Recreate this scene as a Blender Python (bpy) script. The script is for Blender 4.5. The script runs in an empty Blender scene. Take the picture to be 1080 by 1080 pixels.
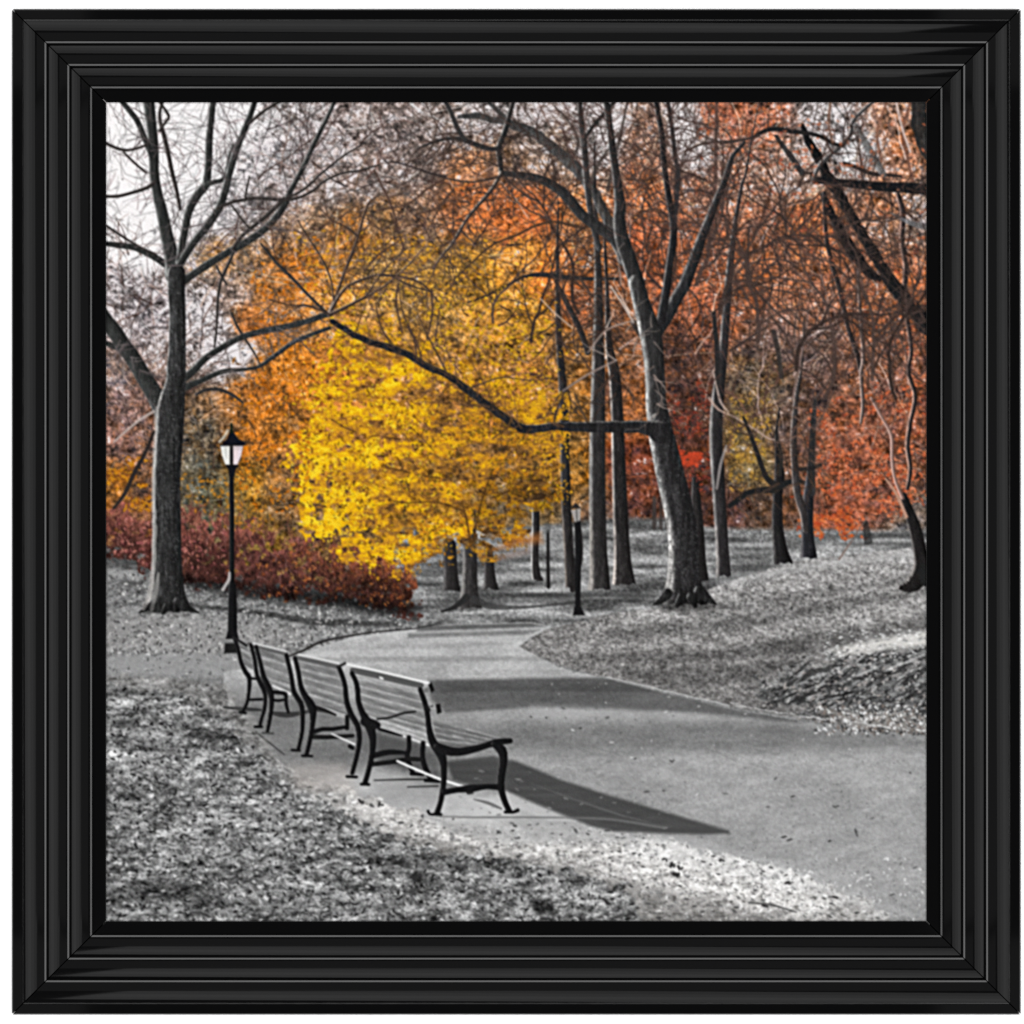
import numpy as np, math, random
# ------------------------------------------------------------------ the ink
# The print is a flat sheet.  Its ink is computed here, one sample per
# millimetre of paper: X0..X1 / Y0..Y1 are millimetres on the paper.
X0, Y0, X1, Y1 = 108, 104, 981, 976
W, H = X1 - X0, Y1 - Y0
rng = np.random.default_rng(7)
rnd = random.Random(11)
GX, GY = np.meshgrid(np.arange(W) + X0 + 0.5, np.arange(H) + Y0 + 0.5)
GX = GX.astype(np.float32); GY = GY.astype(np.float32)
ink = np.full((H, W, 3), 235, np.float32)
ids = np.zeros((H, W), np.int32)
REG = []                                   # (name, label, parent index) per id
def reg(name, label=None, parent=None):
    REG.append((name, label, parent)); return len(REG) - 1
TAB = rng.random((512, 512)).astype(np.float32)
def vn(u, v, s=0):
    """value noise 0..1 at any coordinates"""
    u = u + 37.7 * s; v = v + 91.3 * s
    iu = np.floor(u).astype(np.int64); iv = np.floor(v).astype(np.int64)
    fu = u - iu; fv = v - iv
    fu = fu * fu * (3 - 2 * fu); fv = fv * fv * (3 - 2 * fv)
    a = TAB[iv & 511, iu & 511]; b = TAB[iv & 511, (iu + 1) & 511]
    c = TAB[(iv + 1) & 511, iu & 511]; d = TAB[(iv + 1) & 511, (iu + 1) & 511]
    return (a + (b - a) * fu) * (1 - fv) + (c + (d - c) * fu) * fv
def fb(u, v, s=0, o=3, g=0.55):
    t = 0; a = 1; n = 0
    for k in range(o):
        t = t + a * vn(u * 2 ** k, v * 2 ** k, s + k * 3); n += a; a *= g
    return t / n
def sm(a, b, x):
    t = np.clip((x - a) / (b - a), 0, 1); return t * t * (3 - 2 * t)
def box(x0, y0, x1, y1):
    a = int(max(0, math.floor(x0 - X0))); b = int(min(W, math.ceil(x1 - X0)))
    c = int(max(0, math.floor(y0 - Y0))); d = int(min(H, math.ceil(y1 - Y0)))
    return a, max(a, b), c, max(c, d)
def poly(pts, soft=0.6):
    """coverage 0..1 of a polygon with a soft edge: returns slices, mask"""
    xs = [p[0] for p in pts]; ys = [p[1] for p in pts]; m = soft * 2 + 1
    a, b, c, d = box(min(xs) - m, min(ys) - m, max(xs) + m, max(ys) + m)
    x = GX[c:d, a:b]; y = GY[c:d, a:b]
    ins = np.zeros(x.shape, bool); dist = np.full(x.shape, 1e9, np.float32)
    for (ax, ay), (bx, by) in zip(pts, pts[1:] + pts[:1]):
        if ay != by:
            ins ^= ((ay > y) != (by > y)) & (x < (bx - ax) * (y - ay) / (by - ay) + ax)
        dx, dy = bx - ax, by - ay; L = dx * dx + dy * dy + 1e-9
        t = np.clip(((x - ax) * dx + (y - ay) * dy) / L, 0, 1)
        dist = np.minimum(dist, np.hypot(x - ax - t * dx, y - ay - t * dy))
    sd = np.where(ins, dist, -dist)
    return (slice(c, d), slice(a, b)), np.clip(sd / (2 * soft) + 0.5, 0, 1)
def lay(sl, m, col, i=None, th=0.5):
    col = np.asarray(col, np.float32)
    ink[sl] = ink[sl] * (1 - m[..., None]) + col * m[..., None]
    if i is not None: ids[sl] = np.where(m > th, i, ids[sl])
def fill(pts, col, i=None, soft=0.6, a=1.0):
    sl, m = poly(pts, soft); lay(sl, m * a, col, i, 0.5 * a)
def mul(pts, f, soft=3, a=None):
    """a darker tone inside a polygon (f: factor)"""
    sl, m = poly(pts, soft)
    if a is not None: m = m * a[sl]
    ink[sl] *= (1 - m * (1 - f))[..., None]
def spline(pts, step=5.0):
    P = [np.array(p, float) for p in pts]
    if len(P) == 2: return [P[0] + (P[1] - P[0]) * t for t in np.linspace(0, 1, 2 + int(np.hypot(*(P[1] - P[0])[:2]) / 12))]
    out = []
    for k in range(len(P) - 1):
        p0 = P[k - 1] if k else 2 * P[0] - P[1]; p1 = P[k]; p2 = P[k + 1]
        p3 = P[k + 2] if k + 2 < len(P) else 2 * P[-1] - P[-2]
        n = max(2, int(np.hypot(*(p2 - p1)[:2]) / step))
        for j in range(n):
            t = j / n
            out.append(0.5 * (2 * p1 + (p2 - p0) * t + (2 * p0 - 5 * p1 + 4 * p2 - p3) * t * t + (3 * p1 - p0 - 3 * p2 + p3) * t ** 3))
    out.append(P[-1]); return out
def stroke(pts, col=(36, 34, 34), rim=None, i=None, a=1.0, bark=0.0, rimw=0.35, smooth=True, sun=(-0.92, -0.38), wob=0.0, cut=None):
    """a tapering branch through (x, y, width) points"""
    S = spline(pts) if smooth else [np.array(p, float) for p in pts]
    if wob:
        for k in range(1, len(S)): S[k][0] += rnd.uniform(-wob, wob); S[k][1] += rnd.uniform(-wob, wob); S[k][2] *= rnd.uniform(0.9, 1.12)
    mw = max(p[2] for p in S) / 2 + 2
    x0 = min(p[0] for p in S) - mw; x1 = max(p[0] for p in S) + mw
    y0 = min(p[1] for p in S) - mw; y1 = max(p[1] for p in S) + mw
    A, B, C, D = box(x0, y0, x1, y1)
    if A >= B or C >= D: return
    best = np.full((D - C, B - A), 9.0, np.float32); nx = np.zeros_like(best); ny = np.zeros_like(best)
    for p, q in zip(S[:-1], S[1:]):
        m = max(p[2], q[2]) / 2 + 2
        a_, b_, c_, d_ = box(min(p[0], q[0]) - m, min(p[1], q[1]) - m, max(p[0], q[0]) + m, max(p[1], q[1]) + m)
        a_ = max(a_, A); b_ = min(b_, B); c_ = max(c_, C); d_ = min(d_, D)
        if a_ >= b_ or c_ >= d_: continue
        x = GX[c_:d_, a_:b_]; y = GY[c_:d_, a_:b_]
        dx, dy = q[0] - p[0], q[1] - p[1]
        t = np.clip(((x - p[0]) * dx + (y - p[1]) * dy) / (dx * dx + dy * dy + 1e-9), 0, 1)
        r = np.maximum(0.05, (p[2] + (q[2] - p[2]) * t) / 2)
        ex = x - p[0] - t * dx; ey = y - p[1] - t * dy
        sd = np.hypot(ex, ey) - r
        s = (slice(c_ - C, d_ - C), slice(a_ - A, b_ - A))
        k = sd < best[s]
        best[s] = np.where(k, sd, best[s]); nx[s] = np.where(k, ex / r, nx[s]); ny[s] = np.where(k, ey / r, ny[s])
    sl = (slice(C, D), slice(A, B))
    m = np.clip(0.5 - best, 0, 1) * a
    if cut: m = m * np.clip(cut + 1.5 * (vn(GX[sl] / 4, GY[sl] * 0, 3) - .5) * 2 - GY[sl] + .5, 0, 1)
    c = np.broadcast_to(np.asarray(col, np.float32), best.shape + (3,))
    if rim is not None:
        f = sm(1 - rimw * 1.6, 1 - rimw * 0.5, nx * sun[0] + ny * sun[1])
        if bark: f = f * (0.55 + 0.9 * vn(GX[sl] / 2.2, GY[sl] / 5, 5))
        f = np.clip(f, 0, 1)[..., None]
        c = c * (1 - f) + np.asarray(rim, np.float32) * f
    if rim is not None:
        c = c * (1 - .34 * np.clip(nx * -sun[0] * 1.1 + .1, -1, 1))[..., None]
    if bark:
        n = fb(GX[sl] / 2.1, GY[sl] / 17, 8, 3) * .6 + fb(GX[sl] / 1.7, GY[sl] / 3.2, 9, 2) * .4 - 0.5
        c = c * (1 + bark * 2.4 * n[..., None]) + 14 * bark * (n > 0.12)[..., None]
    ink[sl] = ink[sl] * (1 - m[..., None]) + c * m[..., None]
    if i is not None: ids[sl] = np.where(m > 0.5 * a, i, ids[sl])
def twigs(pts, n, L=(18, 55), w=(1.0, 2.2), col=(52, 44, 42), a=0.85, i=None, spread=(0.35, 1.2), up=0.25, sub=2, side=0, t0=0.15):
    """fine twigs growing off a limb"""
    S = spline([p[:2] for p in pts]); 
    for k in range(n):
        j = rnd.randrange(int(len(S) * t0), len(S) - 1)
        p = S[j]; d = S[j + 1] - S[j]; an = math.atan2(d[1], d[0])
        sgn = side or rnd.choice((-1, 1))
        grow(p[0], p[1], an + sgn * rnd.uniform(*spread), rnd.uniform(*L), rnd.uniform(*w), col, a, i, up, sub)
def grow(x, y, an, L, w, col, a, i, up, sub):
    pts = [(x, y, w)]; n = max(3, int(L / 8)); st = L / n
    for k in range(n):
        an += rnd.uniform(-0.33, 0.33) - up * 0.14 * math.cos(an) * (1 if math.cos(an) > 0 else 1) * (1 if math.sin(an) < 0.9 else 0) * (1 if abs(math.cos(an)) > 0.15 else 0) * (1 if math.cos(an) > 0 else -1)
        x += math.cos(an) * st; y += math.sin(an) * st
        pts.append((x, y, max(0.5, w * (1 - 0.75 * (k + 1) / n))))
        if sub and rnd.random() < 0.42:
            grow(x, y, an + rnd.choice((-1, 1)) * rnd.uniform(0.4, 1.0), L * rnd.uniform(0.3, 0.6), max(0.7, w * 0.62), col, a * 0.9, i, up, sub - 1)
    v = rnd.uniform(0.75, 1.35)
    stroke(pts, tuple(c * v for c in col), a=a, i=None, smooth=False)
def blobs(xs, ys, rx, ry, cols, a=0.9, i=None, hard=2.0, ang=0.0, spr=1.6):
    """many small leaves at once; later ones lie on top"""
    K = int(math.ceil(max(rx.max(), ry.max()))) + 1
    an = rng.normal(ang, spr, len(xs)); ca = np.cos(an); sa = np.sin(an)
    ix = np.floor(xs - X0).astype(int); iy = np.floor(ys - Y0).astype(int)
    for oy in range(-K, K + 1):
        for ox in range(-K, K + 1):
            px = ix + ox; py = iy + oy
            ex = px + X0 + .5 - xs; ey = py + Y0 + .5 - ys
            d = np.sqrt(((ex * ca + ey * sa) / rx) ** 2 + ((ey * ca - ex * sa) / ry) ** 2)
            m = np.clip((1 - d) * hard, 0, 1) * a
            ok = (m > 0.02) & (px >= 0) & (px < W) & (py >= 0) & (py < H)
            if not ok.any(): continue
            q = m[ok][:, None]
            ink[py[ok], px[ok]] = ink[py[ok], px[ok]] * (1 - q) + cols[ok] * q
            if i is not None:
                b = ok & (m > 0.4); ids[py[b], px[b]] = i
def scatter(n, bx, r, cols, a=0.9, i=None, mask=None, asp=1.0, batch=2500, jit=0.12, hard=2.0, ang=0.0, spr=1.6):
    xs = rng.uniform(bx[0], bx[2], n); ys = rng.uniform(bx[1], bx[3], n)
    if mask is not None:
        jx = np.clip((xs - X0).astype(int), 0, W - 1); jy = np.clip((ys - Y0).astype(int), 0, H - 1)
        k = rng.random(n) < mask[jy, jx]; xs = xs[k]; ys = ys[k]
    n = len(xs)
    if n == 0: return
    cols = np.asarray(cols, np.float32)
    c = cols[rng.integers(0, len(cols), n)] * rng.uniform(1 - jit, 1 + jit, (n, 1))
    rr = rng.uniform(r[0], r[1], n); q = rng.uniform(0.6, 1.0, n)
    for s in range(0, n, batch):
        e = s + batch
        blobs(xs[s:e], ys[s:e], rr[s:e] * asp, rr[s:e] * q[s:e], c[s:e], a, i, hard, ang, spr)
def M(pts, soft=8, nz=0.0, sc=14, s=0):
    """full-size soft mask with a ragged edge"""
    m = np.zeros((H, W), np.float32); sl, q = poly(pts, soft); m[sl] = q
    if nz: m = sm(0.25, 0.75, m + nz * (fb(GX / sc, GY / sc, s, 3) - 0.5) * 2 * ((m > 0.0)))
    return m
def blur(im, s):
    r = int(3 * s + 1); k = np.exp(-0.5 * (np.arange(-r, r + 1) / s) ** 2); k /= k.sum()
    p = np.pad(im, ((r, r), (r, r), (0, 0)), 'edge')
    t = sum(k[j] * p[j:j + im.shape[0]] for j in range(2 * r + 1))
    return sum(k[j] * t[:, j:j + im.shape[1]] for j in range(2 * r + 1))

# ------------------------------------------------------------------ what is printed, far to near
ROOT_SKY = reg('sky', 'pale hazy sky printed behind the bare branches')
ORANGE = reg('foliage', 'orange and brown foliage printed behind the yellow tree')
RED = reg('foliage', 'rusty red foliage printed on the right')
LAWN_FAR = reg('grass_field', 'grey shaded grass printed under the far trees')
SLOPE = reg('leafy_bank', 'grey leaf strewn bank printed right of the path')
PATH = reg('path', 'grey asphalt path printed through the park')
LAWN = reg('lawn', 'rough grey grass printed in the lower left')
SAND = reg('sandy_verge', 'pale sandy verge printed beside the path')
BANK = reg('leafy_bank', 'grey leaf strewn bank printed under the hedge')
HEDGE = reg('hedge', 'dark maroon hedge printed on the left')

# --- the woods: colour control points  x, y, r,g,b, contrast, sky gaps
CP = [
(125,125,240,236,236,.2,.98),(150,200,238,234,235,.25,.92),(200,140,242,240,240,.2,1.0),(205,190,238,234,235,.25,.9),(250,130,236,232,233,.25,.9),(300,120,200,194,198,.4,.55),
(280,165,195,188,192,.4,.5),(330,130,180,170,176,.45,.4),(380,130,158,148,150,.5,.3),(430,130,165,154,156,.5,.35),(470,140,172,160,158,.5,.35),(520,120,186,172,168,.5,.45),(570,125,186,165,158,.5,.45),(620,125,185,172,168,.5,.5),
(640,150,200,185,180,.5,.6),(680,140,205,165,140,.5,.3),(725,130,205,195,192,.5,.6),(760,120,178,100,75,.5,.1),(790,130,180,105,80,.5,.1),(820,115,165,110,92,.55,.2),(850,120,200,185,182,.6,.5),(900,150,195,190,192,.6,.6),(930,130,185,150,130,.6,.3),(960,150,150,110,90,.6,.2),
(130,250,236,231,232,.3,.86),(170,240,234,229,230,.3,.82),(215,240,208,204,206,.35,.6),(240,215,205,198,202,.4,.5),(290,200,182,172,176,.45,.4),(340,200,160,148,148,.5,.3),(390,190,148,136,136,.5,.28),(440,180,150,138,138,.5,.25),(490,180,175,128,100,.5,.15),(540,170,150,125,112,.5,.2),(580,150,170,150,142,.5,.35),
(520,215,200,112,62,.45,.05),(560,220,202,112,66,.45,.05),(600,230,195,125,85,.45,.2),(480,215,180,112,70,.45,.05),(440,220,160,118,88,.45,.08),(400,235,160,112,72,.45,.08),(360,245,196,115,48,.4,.05),(330,245,165,125,100,.5,.1),
(130,310,180,168,170,.5,.4),(150,330,172,158,160,.5,.35),(120,390,145,120,112,.5,.15),(135,430,135,100,90,.5,.05),(125,470,140,98,85,.5,.05),(120,510,175,108,42,.4,0),(150,480,140,98,75,.5,.03),(145,525,140,90,55,.45,0),
(205,330,190,180,182,.5,.5),(220,350,190,180,182,.5,.5),(240,310,168,140,125,.5,.2),(230,270,196,140,82,.45,.1),(280,310,185,118,60,.45,.05),(320,280,212,118,36,.4,.03),(270,340,198,110,42,.42,.05),(250,375,205,200,205,.4,.6),(232,385,190,180,180,.4,.5),(225,420,140,105,75,.5,.05),(215,450,98,84,66,.5,.02),(212,500,92,86,70,.45,0),(225,530,95,92,70,.45,0),(240,420,172,105,45,.45,.02),
(265,400,205,112,30,.4,.02),(290,420,200,112,32,.4,.02),(310,390,212,120,28,.4,.02),(270,470,200,112,30,.4,0),(262,510,180,125,35,.4,0),(290,500,160,108,55,.45,0),(295,540,120,85,50,.5,0),(285,560,140,105,40,.5,0),(300,450,195,118,40,.4,0),
(350,290,188,118,48,.4,.03),(400,280,168,118,56,.42,.03),(450,290,170,122,52,.42,.02),(500,280,176,128,50,.42,.02),(550,270,178,120,56,.42,.04),(580,290,200,110,50,.42,.06),(615,275,215,130,70,.42,.3),(610,320,175,100,62,.45,.05),(640,330,150,100,72,.45,.05),
(560,330,165,118,50,.42,.02),(600,370,150,98,52,.45,.03),(610,430,172,112,44,.45,.02),(640,420,130,82,55,.45,.02),(600,490,165,110,40,.45,.02),(665,480,150,62,40,.45,0),(670,430,185,108,58,.45,.02),(675,520,120,60,50,.45,0),
(680,200,205,120,76,.45,.15),(675,260,195,100,70,.45,.1),(700,180,200,160,148,.5,.4),(730,160,212,196,196,.5,.6),(740,200,190,150,140,.5,.4),(710,250,190,110,80,.45,.15),(750,250,195,115,85,.45,.15),(790,190,195,165,158,.55,.45),(800,230,190,140,125,.5,.3),(840,190,195,170,168,.55,.4),(850,225,190,112,66,.45,.08),(800,270,185,112,72,.45,.06),
(830,290,165,112,90,.45,.1),(850,320,160,118,104,.45,.08),(780,320,168,96,64,.45,.06),(750,330,165,92,70,.45,.05),(725,320,180,100,72,.45,.06),(720,380,150,80,60,.45,.03),(730,420,132,58,42,.45,.02),(720,450,120,52,42,.45,0),(728,480,200,70,40,.4,0),(745,450,135,62,40,.45,0),(740,520,110,50,44,.45,0),
(800,350,150,100,80,.5,.25),(860,360,150,105,90,.45,.06),(890,300,165,108,82,.45,.06),(920,330,176,100,58,.45,.04),(900,380,170,100,66,.45,.05),(945,300,170,110,80,.5,.1),(935,210,180,140,120,.55,.3),(965,220,170,150,145,.6,.4),(965,300,165,98,66,.5,.08),(950,370,150,88,62,.5,.04),(965,430,175,86,54,.45,.02),
(790,400,148,105,60,.48,.03),(775,450,160,118,48,.45,.01),(790,490,168,125,50,.42,0),(800,430,155,112,55,.48,.02),(830,440,135,98,80,.5,.04),(860,430,140,92,76,.48,.03),(840,480,175,96,62,.45,.02),(770,540,110,52,52,.45,0),(800,545,105,75,50,.45,0),(835,540,165,90,48,.42,0),
(880,440,185,96,62,.45,.02),(890,480,196,92,56,.42,.03),(910,500,198,92,56,.42,.03),(940,420,170,90,62,.45,.03),(930,460,190,92,56,.42,.02),(895,530,185,80,52,.42,.01),(930,535,205,95,60,.4,.02),(880,555,175,80,55,.42,0),(960,500,165,95,66,.45,.02),(970,540,110,92,80,.45,0),(945,555,105,98,92,.4,0),
(560,555,150,120,80,.4,0),(440,560,160,110,30,.4,0),(400,620,90,70,60,.4,0),(650,560,100,80,70,.4,0),(700,560,95,75,70,.4,0),
]
cp = np.array(CP, np.float32)
for c in cp:                                # warm gold high in the middle, rust on the right
    if 320 < c[0] < 610 and 225 < c[1] < 440: c[2:5] = c[2:5] * 1.08 + np.array([10, 9, -2])
    if c[0] > 660 and c[2] > c[4] + 30:
        c[6] *= .7
        if c[1] < 340: c[2:5] = c[2:5] * .6 + np.array([190, 112, 74]) * .4
        elif c[3] < 100: c[2:5] = (c[2:5] * .6 + np.array([168, 98, 66]) * .4) * (.78 if c[0] < 770 else .9)
    if 690 < c[0] < 870 and 330 < c[1] < 550: c[2:5] = (c[2:5] * .75 + c[2:5].mean() * .25) * .86
    if c[0] > 470 and 140 < c[1] < 340 and c[2] > c[4] + 20: c[2:5] = c[2:5] * np.array([1.06, 1.0, .9]); c[6] *= .8
    if 280 < c[0] < 500 and c[1] < 215: c[2:5] = c[2:5] + np.array([12, 1, -8])
fx = GX[::4, ::4]; fy = GY[::4, ::4]
wx = fx + 22 * (fb(fx / 26, fy / 26, 1) - .5); wy = fy + 22 * (fb(fx / 26, fy / 26, 2) - .5)
acc = np.zeros(fx.shape + (5,), np.float32); ws = np.zeros(fx.shape, np.float32)
for c in cp:
    w = 1.0 / (((wx - c[0]) ** 2 + (wy - c[1]) ** 2) / 200 + 0.35) ** 2.2
    acc += w[..., None] * c[2:7]; ws += w
acc /= ws[..., None]
F = np.repeat(np.repeat(acc, 4, 0), 4, 1)[:H, :W]; F = blur(F, 3)
gm = F[..., :3].mean(-1, keepdims=True); F[..., :3] = gm + (F[..., :3] - gm) * (0.86 + .06 * sm(430, 520, GX) * (1 - sm(330, 380, GY)) - .10 * sm(690, 740, GX) * sm(340, 400, GY))[..., None]
base = F[..., :3].copy(); con = F[..., 3]; gap = F[..., 4]
n1 = fb(GX / 3.6, GY / 3.2, 3, 2, .6); n2 = fb(GX / 13, GY / 11, 6, 2); n3 = vn(GX / 2.0, GY / 2.0, 9)
def st(n, k): return np.clip((n - .5) * k, -1, 1)
lum = .97 + con * (0.8 * st(n1, 3.6) + 0.75 * st(n2, 3.0) + 0.25 * st(n3, 2))
sat = (fb(GX / 9, GY / 8, 12, 2) - .5)[..., None] * np.array([16, -4, -26], np.float32)
colr = (F[..., 2:3] < 120)
ink[:] = base * lum[..., None] + sat * (0.3 + colr * 1.0)
g = sm(0.0, 0.16, n1 * 0.62 + n2 * 0.38 - (1 - (0.30 + gap * 0.62)))[..., None]
skyc = np.array([247, 243, 243], np.float32) - (1 - sm(.35, .8, gap))[..., None] * np.array([26, 30, 29], np.float32)
ink[:] = ink * (1 - g) + skyc * g
ids[:] = np.where(GX < 640 - (GY - 100) * 0.05, ORANGE, RED)
ids[:] = np.where((blur(gap[..., None], 5)[..., 0] > 0.47) & (GX < 350), ROOT_SKY, ids)

# fine twig haze all over the woods
def field(x, y):
    return F[min(H - 1, max(0, int(y - Y0))), min(W - 1, max(0, int(x - X0)))]
def haze(n, bx, L=(8, 34), w=(0.6, 1.5), dark=0.45, light=1.4, pl=0.3, a=(0.35, 0.8), ang=None):
    for _ in range(n):
        x = rnd.uniform(bx[0], bx[2]); y = rnd.uniform(bx[1], bx[3]); f = field(x, y)
        if rnd.random() < pl: v = light * rnd.uniform(.85, 1.1); gr = 0.55
        else: v = dark * rnd.uniform(.7, 1.4); gr = 0.35
        m = (f[0] + f[1] + f[2]) / 3
        if m > 215: v *= 1.25; gr = .6
        elif m > 190: v *= 0.95
        c = [min(225, (f[k] * (1 - gr) + m * gr) * v + 4) for k in range(3)]
        an = rnd.uniform(0, 2 * math.pi) if ang is None else rnd.gauss(ang[0], ang[1])
        LL = rnd.uniform(*L); pts = [(x, y, rnd.uniform(*w))]
        for k in range(3):
            an += rnd.uniform(-.35, .35); x += math.cos(an) * LL / 3; y += math.sin(an) * LL / 3
            pts.append((x, y, max(.5, pts[-1][2] * .85)))
        stroke(pts, c, a=rnd.uniform(*a), smooth=False)
haze(1500, (112, 104, 640, 340)); haze(1500, (600, 104, 980, 340)); haze(420, (112, 330, 330, 540)); haze(1000, (680, 330, 980, 560)); haze(200,(560,330,700,540))
haze(260, (112, 104, 480, 300), L=(40, 110), w=(0.8, 1.7), dark=.5, pl=.1, a=(.5, .85), ang=(-0.5, 0.7))
haze(200, (620, 104, 980, 420), L=(40, 110), w=(0.8, 1.8), dark=.42, pl=.25, a=(.5, .85), ang=(-1.3, 0.4))
# sprays of leaves
leafm = np.clip(1 - gap * 3.5, 0, 1)
def leaves(n, bx, r, k, a=.8, mask=leafm):
    xs = rng.uniform(bx[0], bx[2], n); ys = rng.uniform(bx[1], bx[3], n)
    jx = (xs - X0).astype(int).clip(0, W - 1); jy = (ys - Y0).astype(int).clip(0, H - 1)
    cl = fb(xs / 16, ys / 13, 21, 2)
    q = (rng.random(n) < mask[jy, jx]) & (cl > .5); xs, ys, jx, jy = xs[q], ys[q], jx[q], jy[q]; n = len(xs)
    f = F[jy, jx, :3]; v = rng.choice(k, n)[:, None] * rng.uniform(.9, 1.1, (n, 1))
    c = np.clip(f * v + (v > 1) * np.array([18, 2, -14]), 0, 250)
    rr = rng.uniform(r[0], r[1], n)
    for s in range(0, n, 2500): blobs(xs[s:s+2500], ys[s:s+2500], rr[s:s+2500] * 1.9, rr[s:s+2500] * .62, c[s:s+2500], a)
leaves(6000, (620, 104, 980, 570), (.9, 2.0), [.35, .5, .75, 1.05, 1.25, 1.4])
leaves(6000, (220, 190, 640, 560), (1.0, 2.4), [.4, .6, .85, 1.1, 1.3])
leaves(1500, (112, 300, 220, 560), (1.0, 2.2), [.55, .85, 1.1, 1.3])

# saplings and branches deep in the woods, each a small branching thing
def thicket(n, bx, L, w, ang, cols, a=.75, sub=2):
    for _ in range(n):
        x = rnd.uniform(bx[0], bx[2]); y = rnd.uniform(bx[1], bx[3])
        grow(x, y, rnd.gauss(*ang), rnd.uniform(*L), rnd.uniform(*w), rnd.choice(cols), a, None, .12, sub)
DK = [(58, 44, 40), (74, 54, 48), (46, 38, 38), (92, 66, 56)]; LG = [(190, 164, 156), (206, 186, 180), (166, 136, 124), (214, 176, 152)]
thicket(60, (650, 200, 980, 500), (40, 120), (1.6, 3.4), (-1.5, .45), DK)
thicket(50, (650, 130, 980, 480), (26, 80), (1.0, 2.0), (-1.5, .8), LG, .7)
thicket(46, (440, 130, 680, 420), (30, 90), (1.2, 2.6), (-1.6, .7), DK)
thicket(26, (440, 180, 680, 420), (20, 60), (.9, 1.7), (-1.6, 1.0), LG, .65)
thicket(60, (250, 130, 480, 330), (30, 90), (1.0, 2.2), (-.9, .9), DK, .7)
thicket(30, (250, 180, 480, 340), (20, 60), (.8, 1.5), (-.6, 1.2), LG, .6)
thicket(36, (112, 250, 230, 500), (30, 80), (1.0, 2.2), (-1.4, .6), DK, .7)
thicket(26, (112, 260, 230, 480), (20, 60), (.9, 1.6), (-1.4, .9), LG, .65)
thicket(40, (112, 120, 330, 330), (20, 60), (.8, 1.6), (-1.2, 1.0), [(128, 112, 114), (150, 130, 132), (108, 96, 96)], .7)
thicket(22, (250, 400, 330, 560), (16, 50), (.9, 2.0), (-1.5, .9), [(70, 48, 30), (92, 64, 36)], .7)
# ------------------------------------------------------------------ the ground
def gnoise(sx, sy, s, o=3, g=.6, hor=470.0, ref=260.0):
    """ground texture that gets finer with distance (paper y nearer the horizon)"""
    k = np.clip((GY - hor) / ref, .25, 3)
    return fb((GX - 540) / (sx * k), np.log(np.clip(GY - hor, 12, None)) * ref / sy, s, o, g)
def tone(mask, grey, con, nz, i=None, tint=(0, 0, 0)):
    c = (grey * (1 + con * nz))[..., None] + np.array(tint, np.float32)
    m = mask[..., None]
    ink[:] = ink * (1 - m) + c * m
    if i is not None: ids[:] = np.where(mask > .5, i, ids)
one = np.ones((H, W), np.float32)
nA = st(gnoise(6, 6, 31), 3.2); nB = st(gnoise(22, 12, 33), 2.6); nC = st(fb(GX / 2.2, GY / 2.0, 35, 2), 2.6); nD = st(gnoise(60, 26, 37, 2), 2.4)
speck = st(fb(GX / 3.0, GY / 2.5, 41, 2), 3.2)

# far grass, under the trees
u = M([(104, 592), (300, 612), (430, 640), (450, 562), (700, 556), (985, 560), (985, 985), (104, 985)], 3)
tone(u, 128 * one, .2, nC, LAWN_FAR)
m = M([(420, 556), (470, 560), (560, 556), (640, 548), (700, 548), (760, 560), (800, 572), (980, 560), (985, 700), (400, 700)], 3)
fl = st(fb(GX / 60, GY / 6.5, 51, 2), 3.6)
tone(m, 118 * one, .10, nC, LAWN_FAR)
tone(m, 124 * one, .46, fl * .9 + nC * .22, None)
for y, x0, x1, h, v, a in [(562,560,640,5,150,.5),(575,560,650,10,168,.55),(590,640,705,8,165,.6),(590,430,560,6,120,.6),(607,520,620,9,150,.7),(575,740,830,5,172,.8),(583,755,840,4,120,.5),
                           (598,640,700,4,70,.8),(600,740,840,5,92,.7),(606,750,800,4,150,.5),(614,690,760,4,80,.7),(622,440,560,4,70,.6),(628,520,700,5,66,.75),(634,500,620,4,95,.7),(614,640,690,5,120,.6),(604,430,480,8,92,.6),(580,690,760,6,100,.6),(572,690,700,4,180,.6),
                           (566,830,980,4,84,.7),(574,880,980,4,78,.7)]:
    P = [(x0, y), (x0 + (x1 - x0) * .25, y - h / 2), (x1 - (x1 - x0) * .2, y - h / 2 - 1), (x1, y - 1), (x1 - 12, y + h / 2), (x0 + 14, y + h / 2)]
    fill(P, (v, v, v), None, 1.8, a)
mm = M([(415, 540), (985, 540), (985, 700), (415, 700)], 2); ink *= (1 + mm * .16 * nC)[..., None]
# bank under the hedge, left
m = M([(104, 575), (150, 578), (200, 600), (300, 612), (430, 640), (462, 655), (440, 664), (335, 690), (300, 694), (104, 696)], 3, .4, 10, 2)
tone(m, 112 + 26 * sm(610, 680, GY), .34, nA * .5 + speck * .7 + nB * .3, BANK)
mul([(104, 572), (150, 575), (152, 600), (104, 598)], .72, 5)
fill([(112, 601), (150, 603), (150, 611), (112, 609)], (172, 172, 172), None, 3, .6)
mul([(190, 600), (300, 612), (440, 640), (440, 655), (300, 632), (200, 618)], .55, 6)
mul([(200, 640), (260, 647), (330, 660), (420, 661), (420, 656), (330, 652), (260, 642), (200, 637)], .55, 1.5)
fill([(150, 646), (300, 660), (330, 672), (300, 684), (260, 690), (104, 688), (104, 650)], (152, 150, 149), None, 9, .5)
scatter(1500, (112, 606, 430, 700), (.8, 1.9), [(205,204,202),(178,176,175),(60,60,60),(84,82,82)], .75, None, m * .8, 1.6)
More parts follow.
